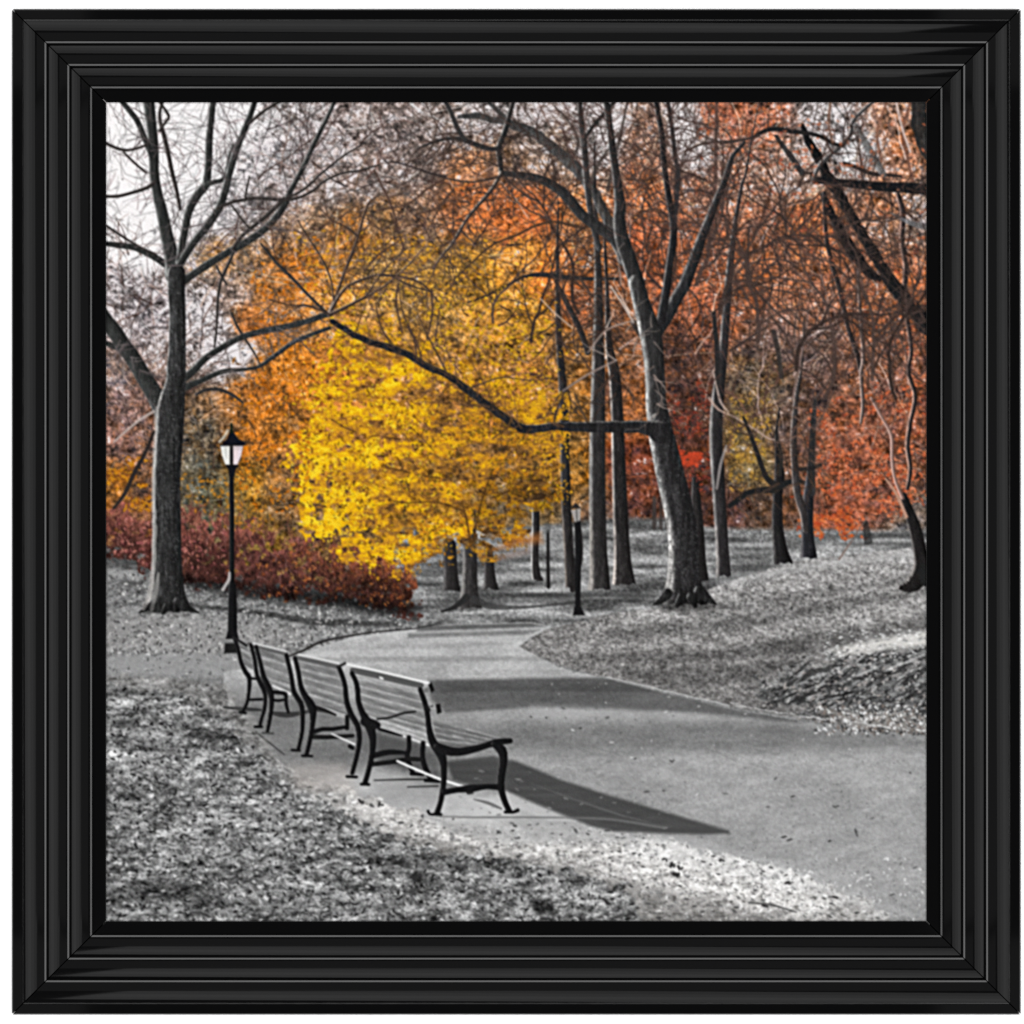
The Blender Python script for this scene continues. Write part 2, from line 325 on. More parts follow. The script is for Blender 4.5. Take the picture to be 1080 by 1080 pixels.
# side path from the left
m = M([(104, 692), (200, 690), (330, 688), (340, 720), (250, 714), (104, 711)], 2.5)
tone(m, 148 * one, .07, nC + nB * .5, PATH)
scatter(60, (112, 684, 250, 716), (.8, 1.7), [(215,)*3,(70,)*3,(90,)*3], .7, None, None, 1.8)
# main path
PP = [(300, 700), (332, 684), (370, 672), (432, 664), (470, 658), (560, 656), (584, 662), (560, 672), (548, 682), (590, 704), (640, 716), (700, 731), (770, 748), (840, 760), (905, 770), (985, 776), (985, 985), (960, 968), (880, 938), (790, 905), (700, 890), (640, 886), (540, 890), (470, 880), (410, 850), (330, 822), (290, 800), (236, 748), (236, 708)]
m = M(PP, 1.6, .25, 7, 3)
g0 = 151 + 26 * sm(745, 690, GY) - 6 * sm(800, 900, GY) + 10 * sm(660, 760, GX) * sm(760, 800, GY) - 34 * M([(236, 735), (330, 728), (470, 790), (500, 850), (400, 840), (290, 800)], 14)
tone(m, g0, .07, nC * .9 + nD * .5 + st(fb(GX / 1.6, GY / 1.6, 77, 1), 2) * .6, PATH)
ink[:] = ink + (m * 5 * st(fb(GX / 30, GY / 5, 61, 3), 3))[..., None]
# shade bands of trees over the path
pm = m
fill([(395, 806), (440, 820), (490, 838), (545, 848), (600, 868), (560, 884), (440, 864), (370, 836), (340, 822)], (196,) * 3, PATH, 7, .62)
mul([(452, 717), (560, 715), (640, 714), (700, 728), (760, 738), (850, 757), (840, 762), (740, 752), (640, 748), (560, 746), (470, 752), (455, 738)], .66, 2.2, pm)
mul([(455, 718), (560, 716), (640, 715), (700, 729), (640, 730), (560, 728), (455, 731)], .84, 1.6, pm)
mul([(460, 722), (640, 720), (700, 730), (640, 740), (470, 742)], .9, 3, pm)
mul([(470, 768), (560, 763), (700, 764), (830, 764), (985, 778), (985, 790), (800, 792), (640, 793), (560, 792), (480, 790)], .80, 7, pm)
mul([(330, 694), (450, 692), (580, 692), (590, 697), (450, 698), (330, 699)], .86, 1.3, pm)
mul([(400, 680), (520, 677), (545, 679), (470, 684), (380, 685)], .9, 1.5, pm)
mul([(440, 660), (560, 657), (575, 661), (440, 666)], .55, 1.5)
mul([(430, 668), (570, 664), (560, 669), (430, 673)], .7, 1.5)
fill([(440, 676), (540, 672), (540, 676), (440, 680)], (186,) * 3, None, 2, .4)
fill([(560, 744), (700, 750), (760, 757), (700, 760), (560, 757)], (176,) * 3, None, 4, .5)
# crack lines and curb edge
stroke([(305, 692, 2), (320, 686, 2.6), (336, 678, 2.8), (360, 672, 2), (400, 666, 1.4), (440, 663, 1.2)], (46, 44, 44), None, PATH, .9)
stroke([(236, 747, 1.8), (272, 774, 2.0), (300, 796, 1.2)], (50, 50, 50), None, PATH, .85)
# right bank
RB = [(548, 682), (575, 664), (640, 648), (700, 640), (740, 624), (790, 606), (850, 590), (920, 582), (985, 575), (985, 776), (905, 768), (840, 757), (770, 744), (700, 728), (640, 714), (590, 702)]
m = M(RB, 2.2, .35, 6, 4); rb = m
g1 = 132 + 22 * sm(600, 700, GX) * sm(700, 640, GY) - 16 * sm(690, 745, GY)
lf = st(fb(GX / 3.4, GY / 2.3, 71, 2), 3.4)
tone(m, g1, .33, lf * .6 + nB * .5 + nC * .55, SLOPE, (2, 0, -1))
scatter(5600, (545, 585, 985, 780), (.7, 1.6), [(188,186,184),(168,166,164),(76,76,76),(60,60,60),(100,98,98)], .55, None, m * .85, 1.6, jit=.1, ang=-.3, spr=.9)
for P, f in [([(640, 664), (760, 650), (985, 618), (985, 626), (780, 664), (640, 674)], .72), ([(600, 692), (760, 686), (880, 664), (985, 650), (985, 662), (860, 688), (700, 700)], .72), ([(690, 640), (760, 640), (820, 628), (985, 604), (985, 610), (820, 638), (740, 650)], .74), ([(640, 704), (760, 704), (840, 694), (840, 704), (760, 722), (700, 726)], .72), ([(800, 745), (870, 752), (985, 764), (985, 768), (870, 764), (800, 752)], .85)]:
    mul(P, f, 4, m * (.6 + .6 * vn(GX / 9, GY / 4, 5)))
fill([(755, 611), (850, 593), (920, 585), (985, 579), (985, 589), (920, 593), (850, 602), (770, 618)], (188,) * 3, None, 4, .45)
# worn mound with roots on the right
m = M([(800, 722), (830, 708), (880, 694), (985, 676), (985, 772), (900, 764), (845, 752), (806, 742)], 12, 1.3, 8, 6)
dg = st(fb((GX + GY * 1.4) / 17, (GY + GX * .38) / 5.2, 83, 3, .7), 3.4)
tone(m, (112 - 26 * sm(700, 730, GY) + 30 * sm(745, 765, GY)), .58, dg * .75 + nC * .5 + lf * .3, SLOPE)
for P in [[(818, 728, 2), (836, 722, 6), (852, 712, 7), (880, 702, 4), (892, 700, 2)], [(832, 742, 3), (846, 735, 6), (866, 726, 5), (884, 722, 2)], [(900, 716, 3), (920, 712, 6), (946, 706, 7), (960, 700, 3)], [(932, 700, 3), (955, 692, 7), (980, 684, 9)], [(950, 722, 2), (965, 712, 6), (982, 706, 8)], [(905, 694, 2), (925, 690, 4), (940, 686, 2)], [(870, 740, 2), (890, 732, 4), (905, 730, 2)], [(930, 742, 2), (950, 736, 4), (975, 730, 3)]]:
    stroke([(x, y, w * .85) for x, y, w in P], (34, 34, 34), None, None, .6, wob=1.8)
for _ in range(260):
    x = rnd.uniform(808, 976); y = rnd.uniform(690, 758); 
    if m[int(y - Y0), int(x - X0)] < .5: continue
    L = rnd.uniform(4, 16); an = rnd.gauss(-.45, .25); v = rnd.choice((26, 34, 48, 150, 178, 200))
    stroke([(x, y, 1.2), (x + math.cos(an) * L * .5, y + math.sin(an) * L * .5, rnd.uniform(1.4, 3)), (x + math.cos(an) * L, y + math.sin(an) * L, .8)], (v,) * 3, a=.65)
fill([(876, 686), (905, 678), (985, 664), (985, 680), (930, 686), (890, 692)], (218, 216, 212), SLOPE, 3.5, .9)
scatter(300, (870, 664, 985, 696), (.8, 1.8), [(245,)*3, (150,)*3, (110,)*3], .6, None, None, 1.8, ang=-.2, spr=.3)
scatter(900, (800, 690, 985, 772), (.8, 2.0), [(196,194,192),(168,160,156),(40,40,40),(60,60,60)], .72, None, m * .9, 1.7, ang=-.5, spr=.5)
fill([(862, 748), (985, 757), (985, 772), (905, 768)], (168, 164, 160), SLOPE, 4, .55)
scatter(420, (860, 744, 985, 775), (.9, 2.0), [(225,)*3,(60,)*3,(120,110,104)], .8, None, None, 1.6)
for q in range(40):
    u = q / 40; x = 770 + 215 * u; y = 742 + 30 * u ** .8 + rnd.uniform(-1, 1)
    if rnd.random() < .75: stroke([(x, y, 1.4), (x + rnd.uniform(4, 9), y + rnd.uniform(.6, 1.8), rnd.uniform(1, 2.2))], (rnd.uniform(190, 230),) * 3, a=.6)
stroke([(640, 714, 1.2), (700, 728, 1.6), (770, 744, 1.4)], (205,) * 3, None, None, .6, wob=.5)
# lower left lawn
LW = [(104, 714), (180, 716), (236, 724), (250, 746), (290, 800), (350, 836), (420, 862), (470, 892), (560, 903), (640, 915), (690, 950), (720, 985), (104, 985)]
m = M(LW, 3, .5, 9, 7)
bl = st(fb(GX / 6.5, GY / 4.2, 91, 3, .7), 3.6); bl2 = st(fb(GX / 26 + GY / 60, GY / 8.5, 93, 2), 3.4); bl3 = st(fb(GX / 2.7, GY / 2.2, 95, 2, .7), 3.2)
bl4 = st(fb(GX / 17 + GY / 40, GY / 7, 97, 2), 3.4); bl5 = st(fb(GX / 70, GY / 34, 98, 2), 3)
bl6 = st(fb(GX / 34 - GY / 90, GY / 4.2, 96, 2), 3.4)
tone(m, 122 + 10 * bl2 + 13 * bl4 + 9 * bl5, .54, bl * .5 + bl2 * .2 + bl4 * .25 + bl6 * .34 + bl3 * .55, LAWN)
lw = m
scatter(5200, (108, 720, 730, 978), (.9, 2.3), [(222,)*3,(198,)*3,(170,)*3,(36,)*3,(24,)*3,(56,)*3], .75, None, m * .8, 1.7, ang=.05, spr=.75)
for _ in range(900):
    x = rnd.uniform(108, 720); y = rnd.uniform(728, 976)
    if lw[int(y - Y0) - 1, int(x - X0)] < .6: continue
    v = rnd.choice((36, 44, 56, 185, 205)); an = rnd.gauss(-.1, .7); L = rnd.uniform(4, 15)
    stroke([(x, y, 1.4), (x + math.cos(an) * L * .5, y + math.sin(an) * L * .4, 1.5), (x + math.cos(an + .4) * L, y + math.sin(an + .4) * L * .7, .6)], (v,) * 3, a=.6)
for P, f in [([(112, 724), (170, 724), (236, 728), (230, 734), (150, 733), (112, 732)], .55), ([(112, 757), (200, 757), (240, 775), (200, 800), (112, 790)], .86), ([(195, 764), (215, 768), (236, 782), (225, 786), (200, 776)], .5), ([(120, 838), (150, 838), (158, 844), (125, 845)], .5), ([(112, 930), (170, 926), (240, 940), (230, 950), (112, 950)], .66), ([(112, 955), (220, 950), (320, 948), (470, 956), (380, 966), (112, 966)], .85), ([(430, 920), (460, 924), (455, 936), (435, 932)], .45), ([(560, 948), (580, 950), (590, 968), (565, 965)], .4), ([(390, 900), (470, 902), (560, 912), (480, 918), (400, 912)], .72)]:
    mul(P, f, 4, lw * (.5 + .8 * vn(GX / 6, GY / 4, 7)))
# pale sandy strip
SA = [(112, 712), (236, 722), (262, 752), (290, 798), (330, 822), (380, 838), (430, 852), (470, 862), (560, 868), (640, 876), (700, 886), (770, 902), (850, 925), (930, 958), (960, 985), (690, 985), (660, 940), (600, 918), (520, 905), (450, 896), (400, 874), (330, 840), (280, 806), (240, 760), (200, 735), (112, 722)]
m = M(SA, 5, .95, 8, 8)
ye = 868 + np.clip(GX - 470, -170, 999) * .2
gs = -74 * sm(8, 38, GY - ye) * sm(980, 800, GX) + 148 + 50 * sm(300, 400, GX) * sm(900, 840, GX) + 20 * sm(600, 720, GX)
tone(m * (.5 + .5 * sm(280, 380, GX)), gs, .26, bl * .6 + bl3 * .45 + bl4 * .3 - .9 * sm(.35, .9, st(fb(GX / 5.2, GY / 2.4, 99, 2), 3)), SAND, (2, 0, -2))
sd = m
fill([(308, 806), (365, 806), (375, 834), (310, 832)], (184, 177, 172), None, 6, .5)
P = [(470, 848), (520, 850), (600, 866), (660, 874), (720, 884), (760, 893), (690, 886), (600, 890), (520, 888), (465, 872), (440, 860)]
fill(P, (172,) * 3, PATH, 4, .75)
fill([(470, 836), (525, 838), (545, 855), (520, 866), (470, 866), (462, 850)], (198,) * 3, PATH, 4, .6)
fill([(660, 884), (720, 884), (800, 905), (880, 934), (960, 966), (940, 972), (880, 950), (800, 930), (720, 912), (660, 905)], (214,) * 3, SAND, 6, .38)
scatter(1800, (430, 872, 985, 976), (.6, 1.5), [(120,)*3,(90,)*3,(150,)*3,(238,)*3,(70,)*3], .6, None, sm(.3, .7, sd), 1.6, ang=.05, spr=.6)
scatter(260, (640, 882, 975, 976), (.8, 2.0), [(70,)*3,(94,)*3,(50,)*3,(120,)*3,(245,)*3], .7, None, sm(.3, .7, sd), 2.0, ang=.1, spr=.35)
scatter(200, (300, 800, 660, 905), (.9, 2.4), [(62,)*3,(90,)*3,(240,)*3,(44,)*3], .7, None, sm(.3, .7, sd), 1.9, ang=.1, spr=.4)
scatter(240, (700, 905, 985, 976), (.9, 1.9), [(235,)*3,(120,)*3], .6, None, None, 1.6)
for x, y, s_ in [(708, 912, 5), (700, 906, 3), (716, 915, 4), (712, 922, 6), (830, 931, 4), (880, 946, 3.4), (640, 952, 5), (806, 955, 4), (760, 907, 3), (380, 845, 4), (400, 848, 4)]:
    blobs(np.array([x, x + 3.]), np.array([y, y + 1.]), np.array([s_, s_ * .7]), np.array([s_ * .45, s_ * .4]), np.array([[48, 47, 47], [70, 70, 70]], np.float32), .9)
stroke([(790, 952, 2), (812, 954, 2.4), (840, 962, 1.5)], (80,) * 3, None, None, .8)
# worn asphalt: stains, hairline cracks, leaves blown to the edges
ink[:] *= (1 + pm * (.055 * st(fb(GX / 34, GY / 11, 201, 3), 3) + .035 * st(fb(GX / 7, GY / 3, 203, 2), 3)))[..., None]
for _ in range(26):
    x = rnd.uniform(560, 960); y = rnd.uniform(730, 930); p = [(x, y, .8)]; an = rnd.choice((rnd.gauss(0, .2), rnd.gauss(.5, .2)))
    for k in range(rnd.randint(3, 8)): an += rnd.uniform(-.3, .3); x += math.cos(an) * 8; y += math.sin(an) * 3; p.append((x, y, rnd.uniform(.6, 1.1)))
    if pm[int(np.clip(y - Y0, 0, H - 1)), int(np.clip(x - X0, 0, W - 1))] > .5: stroke(p, (108,) * 3, a=rnd.uniform(.25, .5))
edge = np.clip(blur((rb + sd)[..., None].clip(0, 1), 9)[..., 0] * 2.2, 0, 1) * pm * (1 - rb) * (1 - sd)
scatter(2600, (440, 655, 980, 970), (.7, 1.6), [(90,)*3,(70,)*3,(112,)*3,(190,)*3,(205,)*3], .6, None, edge, 1.7, ang=.05, spr=.5)
# litter on the asphalt
for x, y, L, v in [(836,840,8,60),(880,851,11,70),(903,878,13,62),(875,887,7,40),(826,883,9,56),(832,886,8,70),(818,821,7,90),(950,911,8,80),(965,915,10,90),(960,815,5,60),(560,756,5,60),(576,757,6,70),(612,768,6,60),(594,747,7,80),(666,799,7,200),(670,800,5,60),(682,835,9,80),(708,803,8,70),(765,837,14,110),(810,851,9,100),(735,838,9,210),(700,834,6,80),(920,863,9,110),(640,757,6,90),(604,770,6,215),(655,773,6,90),(915,923,9,215),(525,878,5,60),(545,884,9,90),(480,731,5,80),(455,745,5,70),(645,783,8,190),(940,944,8,80)]:
    k = rnd.choice((1, 1, 2)); blobs(np.array([x, x + L * .3])[:k], np.array([y, y - .8])[:k], np.array([L * rnd.uniform(.28, .5), L * .25])[:k], np.array([rnd.uniform(.9, 1.7), 1.0])[:k], np.array([[v] * 3, [v * .9] * 3], np.float32)[:k], .8, ang=0, spr=.5)
scatter(500, (560, 720, 980, 960), (.6, 1.3), [(90,)*3,(110,)*3,(195,)*3], .55, None, pm * (1 - sd) * (1 - rb), 1.5)
# fallen shade of the bench
fill([(470, 803), (520, 797), (545, 803), (590, 822), (640, 838), (700, 856), (768, 876), (770, 879), (740, 880), (650, 877), (625, 872), (560, 845), (530, 832), (500, 830), (478, 822)], (76,) * 3, PATH, 1.9, .92)
mul([(470, 803), (545, 803), (640, 838), (768, 877), (740, 880), (650, 877), (560, 845), (478, 822)], .88, 3, .3 + vn(GX / 22, GY / 4, 211))
for k in range(3): stroke([(560 + 26 * k, 826 + 9 * k, .8), (610 + 26 * k, 845 + 8.5 * k, 1.5), (660 + 24 * k, 862 + 5 * k, .8)], (98,) * 3, a=.5)
fill([(380, 770), (440, 785), (452, 800), (452, 812), (400, 800), (380, 790)], (98,) * 3, PATH, 2, .7)
fill([(527, 832), (560, 847), (606, 866), (580, 866), (545, 852), (528, 846)], (196,) * 3, PATH, 1.5, .7)
stroke([(500, 843, 1.2), (515, 847, 3.4), (529, 853, 2)], (96,) * 3, None, None, .8)
stroke([(460, 861, 1.5), (500, 862, 2.2), (560, 862, 2.2), (640, 864, 2.5), (700, 873, 3)], (110,) * 3, None, None, .7)
scatter(60, (470, 800, 720, 876), (.8, 1.8), [(120,)*3,(150,)*3], .6, None, None, 2.4, ang=.1, spr=.3)
for P in [[(236, 746, 2), (262, 748, 4), (280, 749, 2)], [(287, 752, 4), (302, 754, 6), (318, 752, 4), (334, 749, 3), (354, 754, 1)], [(395, 823, 1.5), (430, 822, 2.2), (462, 822, 2)], [(430, 830, 1.5), (462, 829, 2)]]:
    stroke(P, (44,) * 3, None, None, .8)
# ------------------------------------------------------------------ hedge, far and yellow trees
HG = [(104, 545), (125, 538), (150, 545), (168, 548), (200, 540), (235, 545), (262, 552), (290, 566), (320, 576), (360, 580), (400, 588), (430, 602), (440, 625), (438, 646), (420, 642), (380, 634), (300, 625), (240, 618), (190, 612), (160, 600), (130, 585), (104, 580)]
m = M(HG, 10, 1.5, 8, 9)
hl = (104 + (GX - 104) * .12)
top = sm(0, 60, GY - (532 + np.clip(GX - 230, 0, 200) * .26))
hc = (np.array([136, 80, 68], np.float32) * (1 - top)[..., None] + np.array([70, 42, 37], np.float32) * top[..., None])
hc = hc + sm(300, 360, GX)[..., None] * (1 - top)[..., None] * np.array([18, 4, -18], np.float32)
hn = st(fb(GX / 3.2, GY / 3.6, 101, 2), 3) * .34 + st(fb(GX / 14, GY / 11, 103, 2), 2.6) * .3
ink[:] = ink * (1 - m[..., None]) + hc * (1 + hn)[..., None] * m[..., None]
ids[:] = np.where(m > .5, HEDGE, ids)
for _ in range(900):
    x = rnd.uniform(108, 438); y = rnd.uniform(540, 640)
    if m[int(y - Y0), int(x - X0)] < .5: continue
    c = rnd.choice([(58, 32, 30), (132, 84, 80), (104, 56, 50), (134, 84, 62), (36, 24, 22), (150, 110, 104), (44, 30, 28)]); an = rnd.gauss(-1.57, .6); L = rnd.uniform(4, 15)
    stroke([(x, y, 1.5), (x + math.cos(an) * L * .5, y + math.sin(an) * L * .5, 1.3), (x + math.cos(an + .2) * L, y + math.sin(an + .2) * L, .7)], c, a=.45)
scatter(700, (104, 530, 440, 625), (.8, 1.8), [(128, 76, 72), (104, 58, 54), (150, 104, 96), (70, 42, 38)], .6, None, np.clip(blur(m[..., None], 5)[..., 0] * (1 - m) * 4, 0, .8), 1.3)
scatter(1400, (104, 530, 440, 640), (.8, 1.7), [(140, 92, 86), (112, 62, 58), (60, 38, 36), (40, 26, 26), (96, 58, 50)], .6, HEDGE, m * .8, 1.3)
scatter(500, (300, 575, 440, 640), (1, 2.2), [(150, 84, 46), (168, 104, 66), (50, 30, 24), (104, 52, 40), (84, 60, 44)], .7, HEDGE, m * .9, 1.6)
scatter(300, (120, 545, 240, 600), (1, 2.2), [(186, 120, 110), (150, 84, 84), (70, 36, 36)], .7, HEDGE, m * .9, 1.6)
mul([(150, 600), (240, 612), (300, 620), (430, 636), (438, 650), (300, 636), (200, 622)], .55, 5)
mul([(360, 600), (430, 606), (440, 640), (400, 640), (350, 630)], .72, 8)

for _ in range(240):
    x = rnd.uniform(110, 436); y0 = 536 + max(0, x - 230) * .30 + rnd.uniform(4, 22)
    grow(x, y0, rnd.gauss(-1.5, .5), rnd.uniform(8, 22), rnd.uniform(.8, 1.5), rnd.choice([(120, 74, 62), (96, 56, 48), (146, 96, 76), (74, 46, 40), (160, 112, 84)]), .6, None, .05, 1)
scatter(900, (240, 556, 440, 640), (.8, 2.0), [(176, 98, 48), (192, 120, 64), (150, 78, 44), (206, 132, 70), (128, 66, 40)], .6, None, np.clip(blur(m[..., None], 4)[..., 0], 0, 1) * .55 * (fb(GX / 16, GY / 11, 105, 2) > .5), 1.5)
scatter(350, (110, 538, 240, 590), (.8, 1.8), [(172, 104, 84), (190, 130, 112), (150, 88, 76)], .55, None, m * .6 * (fb(GX / 14, GY / 9, 106, 2) > .5), 1.4)

def tree(label, kind='tree'):
    t = reg(kind, label); return t, reg('trunk', None, t), reg('crown', None, t)
GREY = (168, 166, 163)
# trunks far under the canopy
for nm, P, rim in [('slim far tree trunk printed left of the yellow tree', [(474, 575, 14), (475, 600, 15), (476, 618, 17), (476, 623, 20)], (80, 78, 78)), ('slim far tree trunk printed right of the yellow tree', [(515, 580, 9), (516, 600, 11), (517, 616, 14), (517, 621, 19)], (90, 88, 88)), ('thin pale edged trunk printed beyond the far lamp', [(565, 530, 8), (565, 560, 8), (564, 590, 8), (566, 610, 10), (568, 612, 10)], (180, 178, 176))]:
    t = reg('tree', nm); k = reg('trunk', None, t); stroke(P, (46, 44, 44), rim, k, bark=.22, cut=P[-1][1])
t = reg('tree', 'dark thin tree printed behind the central trunk'); k = reg('trunk', None, t)
stroke([(733, 505, 6), (734, 525, 10), (736, 560, 13), (737, 590, 15), (738, 612, 19)], (40, 38, 38), (86, 84, 84), k, bark=.25, cut=612)
for x, y0, y1, w in [(690, 525, 556, 4), (697, 530, 557, 3), (704, 520, 556, 4), (712, 528, 557, 3)]:
    stroke([(x, y0, w), (x, y1, w + .8)], (62, 56, 54), None, None, .8)
stroke([(440, 560, 4), (441, 588, 5)], (60, 50, 40), None, None, .7)
# three slim middle trunks
M1, M1T, M1C = tree('slim dark tree printed just right of the yellow crown')
stroke([(586, 190, .8), (589, 220, 1.8), (588, 250, 3), (588, 300, 5), (589, 350, 6.5), (592, 390, 8), (594, 418, 9.5), (595.5, 473, 9.5), (597, 529, 10.5), (600, 580, 10.5), (602.5, 620, 12)], (44, 42, 42), (112, 104, 98), M1T, bark=.3, cut=620)
stroke([(586, 296, 3), (597, 318, 5.5), (612, 348, 6), (620, 372, 6)], (44, 42, 42), (90, 88, 86), M1T, bark=.2)
stroke([(551, 292, 3), (570, 289.5, 5), (592, 292, 5.5), (622, 294, 4), (651, 294, 3)], (46, 44, 44), (120, 112, 104), M1T, bark=.2)
stroke([(551, 292, 3), (537, 300, 3.2), (523, 307, 3), (508, 314, 2.6), (493, 319, 1.6)], (60, 48, 38), None, M1T)
M2, M2T, M2C = tree('straight tall grey tree printed left of its close pair')
stroke([(627, 150, 2), (627, 190, 3.6), (628, 225, 5), (630, 272, 7), (631, 294, 8.5), (631, 340, 10.5), (631, 390, 14), (630, 460, 16.5), (630, 530, 17.5), (631, 580, 18.5), (632, 605, 21), (632, 622, 24)], (50, 48, 48), (132, 128, 124), M2T, bark=.32, rimw=.42, cut=622)
M3, M3T, M3C = tree('straight tall tree with bright edge printed right of its close pair')
stroke([(638, 215, 1.5), (638, 260, 3), (640, 300, 4), (641, 340, 6), (643, 370, 9), (648, 395, 12), (651, 440, 13), (652, 473, 14), (654, 530, 15.5), (656, 580, 17), (657, 600, 20), (658, 616, 25)], (42, 40, 40), (178, 170, 164), M3T, bark=.4, rimw=.3, cut=616)
stroke([(604, 622, 6), (611, 590, 7), (610, 560, 7), (607, 545, 6)], (36, 34, 34), None, M1T, bark=.2)

# yellow tree
YT, YTT, YTC = tree('bright yellow leaved tree printed at the centre left')
stroke([(495, 560, 14), (495.5, 584, 15), (495.5, 610, 16), (495, 628, 19), (495, 640, 26)], (56, 54, 54), (112, 110, 108), YTT, bark=.35, rimw=.4, cut=641)
stroke([(492, 630, 8), (480, 640, 5), (466, 645, 2)], (44,) * 3, None, YTT)
stroke([(500, 632, 8), (520, 640, 6), (560, 640, 3), (620, 634, 3)], (58,) * 3, None, None, .7)
YC = [(338, 392), (352, 372), (362, 352), (395, 345), (430, 352), (452, 372), (480, 385), (510, 392), (560, 420), (590, 425), (592, 470), (590, 520), (560, 535), (545, 560), (520, 580), (480, 582), (440, 590), (425, 602), (400, 600), (372, 584), (345, 575), (325, 560), (318, 535), (322, 515), (308, 492), (318, 470), (332, 455), (330, 425)]
m = M(YC, 13, 1.9, 9, 12); ym = m
lz = st(fb(GX / 15 + GY / 60, GY / 6.5, 111, 3, .6), 3.0); lf2 = st(fb(GX / 3.4, GY / 2.4, 113, 2), 3.2); lbig = st(fb(GX / 40, GY / 24, 115, 2), 2.6)
lit = np.clip(.56 + .25 * lz + .20 * lf2 + .16 * lbig - .22 * sm(400, 540, GX) - .06 * sm(470, 340, GY) + .16 * sm(400, 330, GX), 0, 1)
gr = np.array([[74, 52, 30], [134, 92, 44], [182, 126, 40], [220, 160, 30], [238, 186, 20], [248, 210, 44]], np.float32)
clump = fb(GX / 30 + GY / 55, GY / 14, 117, 3, .6)                  # boughs of leaves with hollows between
hol = sm(.50, .38, clump) * (1 - .35 * sm(420, 330, GX))
lit = np.clip(lit + .16 * sm(.5, .66, clump) - .19 * hol, 0, 1)
m = m * (1 - .35 * hol * sm(.4, .6, vn(GX / 4, GY / 3, 118)))
q = lit * 5; i0 = np.clip(q.astype(int), 0, 4); f = (q - i0)[..., None]
yc = gr[i0] * (1 - f) + gr[i0 + 1] * f
ink[:] = ink * (1 - m[..., None]) + yc * m[..., None]; ids[:] = np.where(m > .5, YTC, ids)
ym2 = np.clip(blur(m[..., None], 6)[..., 0] * 1.15, 0, 1)
def ysprays(n, bx, cols, r=(1.0, 2.4), cut=.5, a=.85):
    xs = rng.uniform(bx[0], bx[2], n); ys = rng.uniform(bx[1], bx[3], n)
    jx = (xs - X0).astype(int); jy = (ys - Y0).astype(int)
    cl = fb(xs / 13 + ys / 50, ys / 6, 121, 2); k = (rng.random(n) < ym2[jy, jx] * (1 - .8 * hol[jy, jx] * (cols[0][0] > 160))) & (cl > cut)
    xs, ys = xs[k], ys[k]; n = len(xs); cols = np.asarray(cols, np.float32)
    c = cols[rng.integers(0, len(cols), n)] * rng.uniform(.9, 1.08, (n, 1)); rr = rng.uniform(r[0], r[1], n)
    for s in range(0, n, 2500): blobs(xs[s:s+2500], ys[s:s+2500], rr[s:s+2500] * 1.45, rr[s:s+2500] * .8, np.clip(c[s:s+2500], 0, 255), a * .88, YTC, ang=.2, spr=1.3)
ysprays(2600, (310, 345, 600, 600), [(86, 58, 20), (120, 78, 22), (150, 98, 24)], cut=.42, a=.7)
ysprays(5200, (306, 350, 480, 605), [(242, 194, 22), (246, 204, 36), (234, 180, 18), (248, 216, 64)], r=(.8, 1.9), cut=.5, a=.7)
ysprays(2600, (440, 380, 600, 600), [(210, 152, 30), (226, 170, 28), (192, 130, 34), (236, 188, 40)], r=(.8, 1.9), cut=.5, a=.7)
ysprays(1500, (440, 440, 600, 585), [(196, 122, 26), (128, 96, 26), (98, 76, 26), (206, 132, 30)], cut=.45)
for P in [[(495, 575), (490, 540), (478, 505), (455, 470), (430, 445)], [(496, 570), (505, 530), (520, 490), (540, 465)], [(488, 540), (460, 530), (425, 528), (385, 520)], [(478, 505), (440, 500), (400, 490), (360, 488)], [(455, 470), (420, 462), (375, 455), (345, 440)], [(505, 530), (535, 520), (565, 505)]]:
    Q = [(x + rnd.uniform(-3, 3), y + rnd.uniform(-2, 2), 2.6 - .4 * k) for k, (x, y) in enumerate(P)]
    S = spline(Q)
    for k in range(0, len(S) - 3, 3):
        if rnd.random() < .5: stroke([tuple(p) for p in S[k:k + 4]], (84, 56, 26), a=.7, smooth=False)
    twigs(P, 9, (10, 30), (.8, 1.4), (104, 70, 30), .6)
mul([(505, 515), (560, 500), (598, 510), (598, 540), (540, 560), (500, 545)], .82, 9)
fill([(545, 568), (570, 562), (572, 572), (520, 580)], (196, 120, 60), None, 4, .6)
fill([(525, 586), (560, 577), (558, 584), (525, 592)], (150, 130, 122), None, 3, .6)
# orange sprays around it
GOLD = [(228, 172, 30), (214, 154, 30), (236, 188, 36), (200, 138, 36)]
def osprays(n, pts, cols, r=(1.0, 2.2), cut=.48, seed=131, ang=-.2):
    mk = M(pts, 14); x0 = min(p[0] for p in pts); x1 = max(p[0] for p in pts); y0 = min(p[1] for p in pts); y1 = max(p[1] for p in pts)
    xs = rng.uniform(max(x0, 109), min(x1, 980), n); ys = rng.uniform(max(y0, 105), y1, n); jx = (xs - X0).astype(int); jy = (ys - Y0).astype(int)
    cl = fb(xs / 15, ys / 9, seed, 2); k = (rng.random(n) < mk[jy, jx]) & (cl > cut); xs, ys = xs[k], ys[k]; n = len(xs)
    cols = np.asarray(cols, np.float32); c = cols[rng.integers(0, len(cols), n)] * rng.uniform(.88, 1.1, (n, 1)); rr = rng.uniform(r[0], r[1], n)
    for s in range(0, n, 2500): blobs(xs[s:s+2500], ys[s:s+2500], rr[s:s+2500] * 1.6, rr[s:s+2500] * .75, np.clip(c[s:s+2500], 0, 255), .78, ang=ang, spr=.9)
osprays(1500, [(240, 400), (300, 330), (330, 400), (330, 470), (300, 540), (250, 520)], [(216, 122, 24), (228, 140, 30), (150, 92, 30), (196, 104, 22), (90, 62, 36)])
osprays(1100, [(300, 420), (345, 340), (430, 330), (430, 360), (370, 370), (345, 460), (335, 520), (300, 510)], GOLD, r=(.8, 1.9), cut=.5, seed=161)
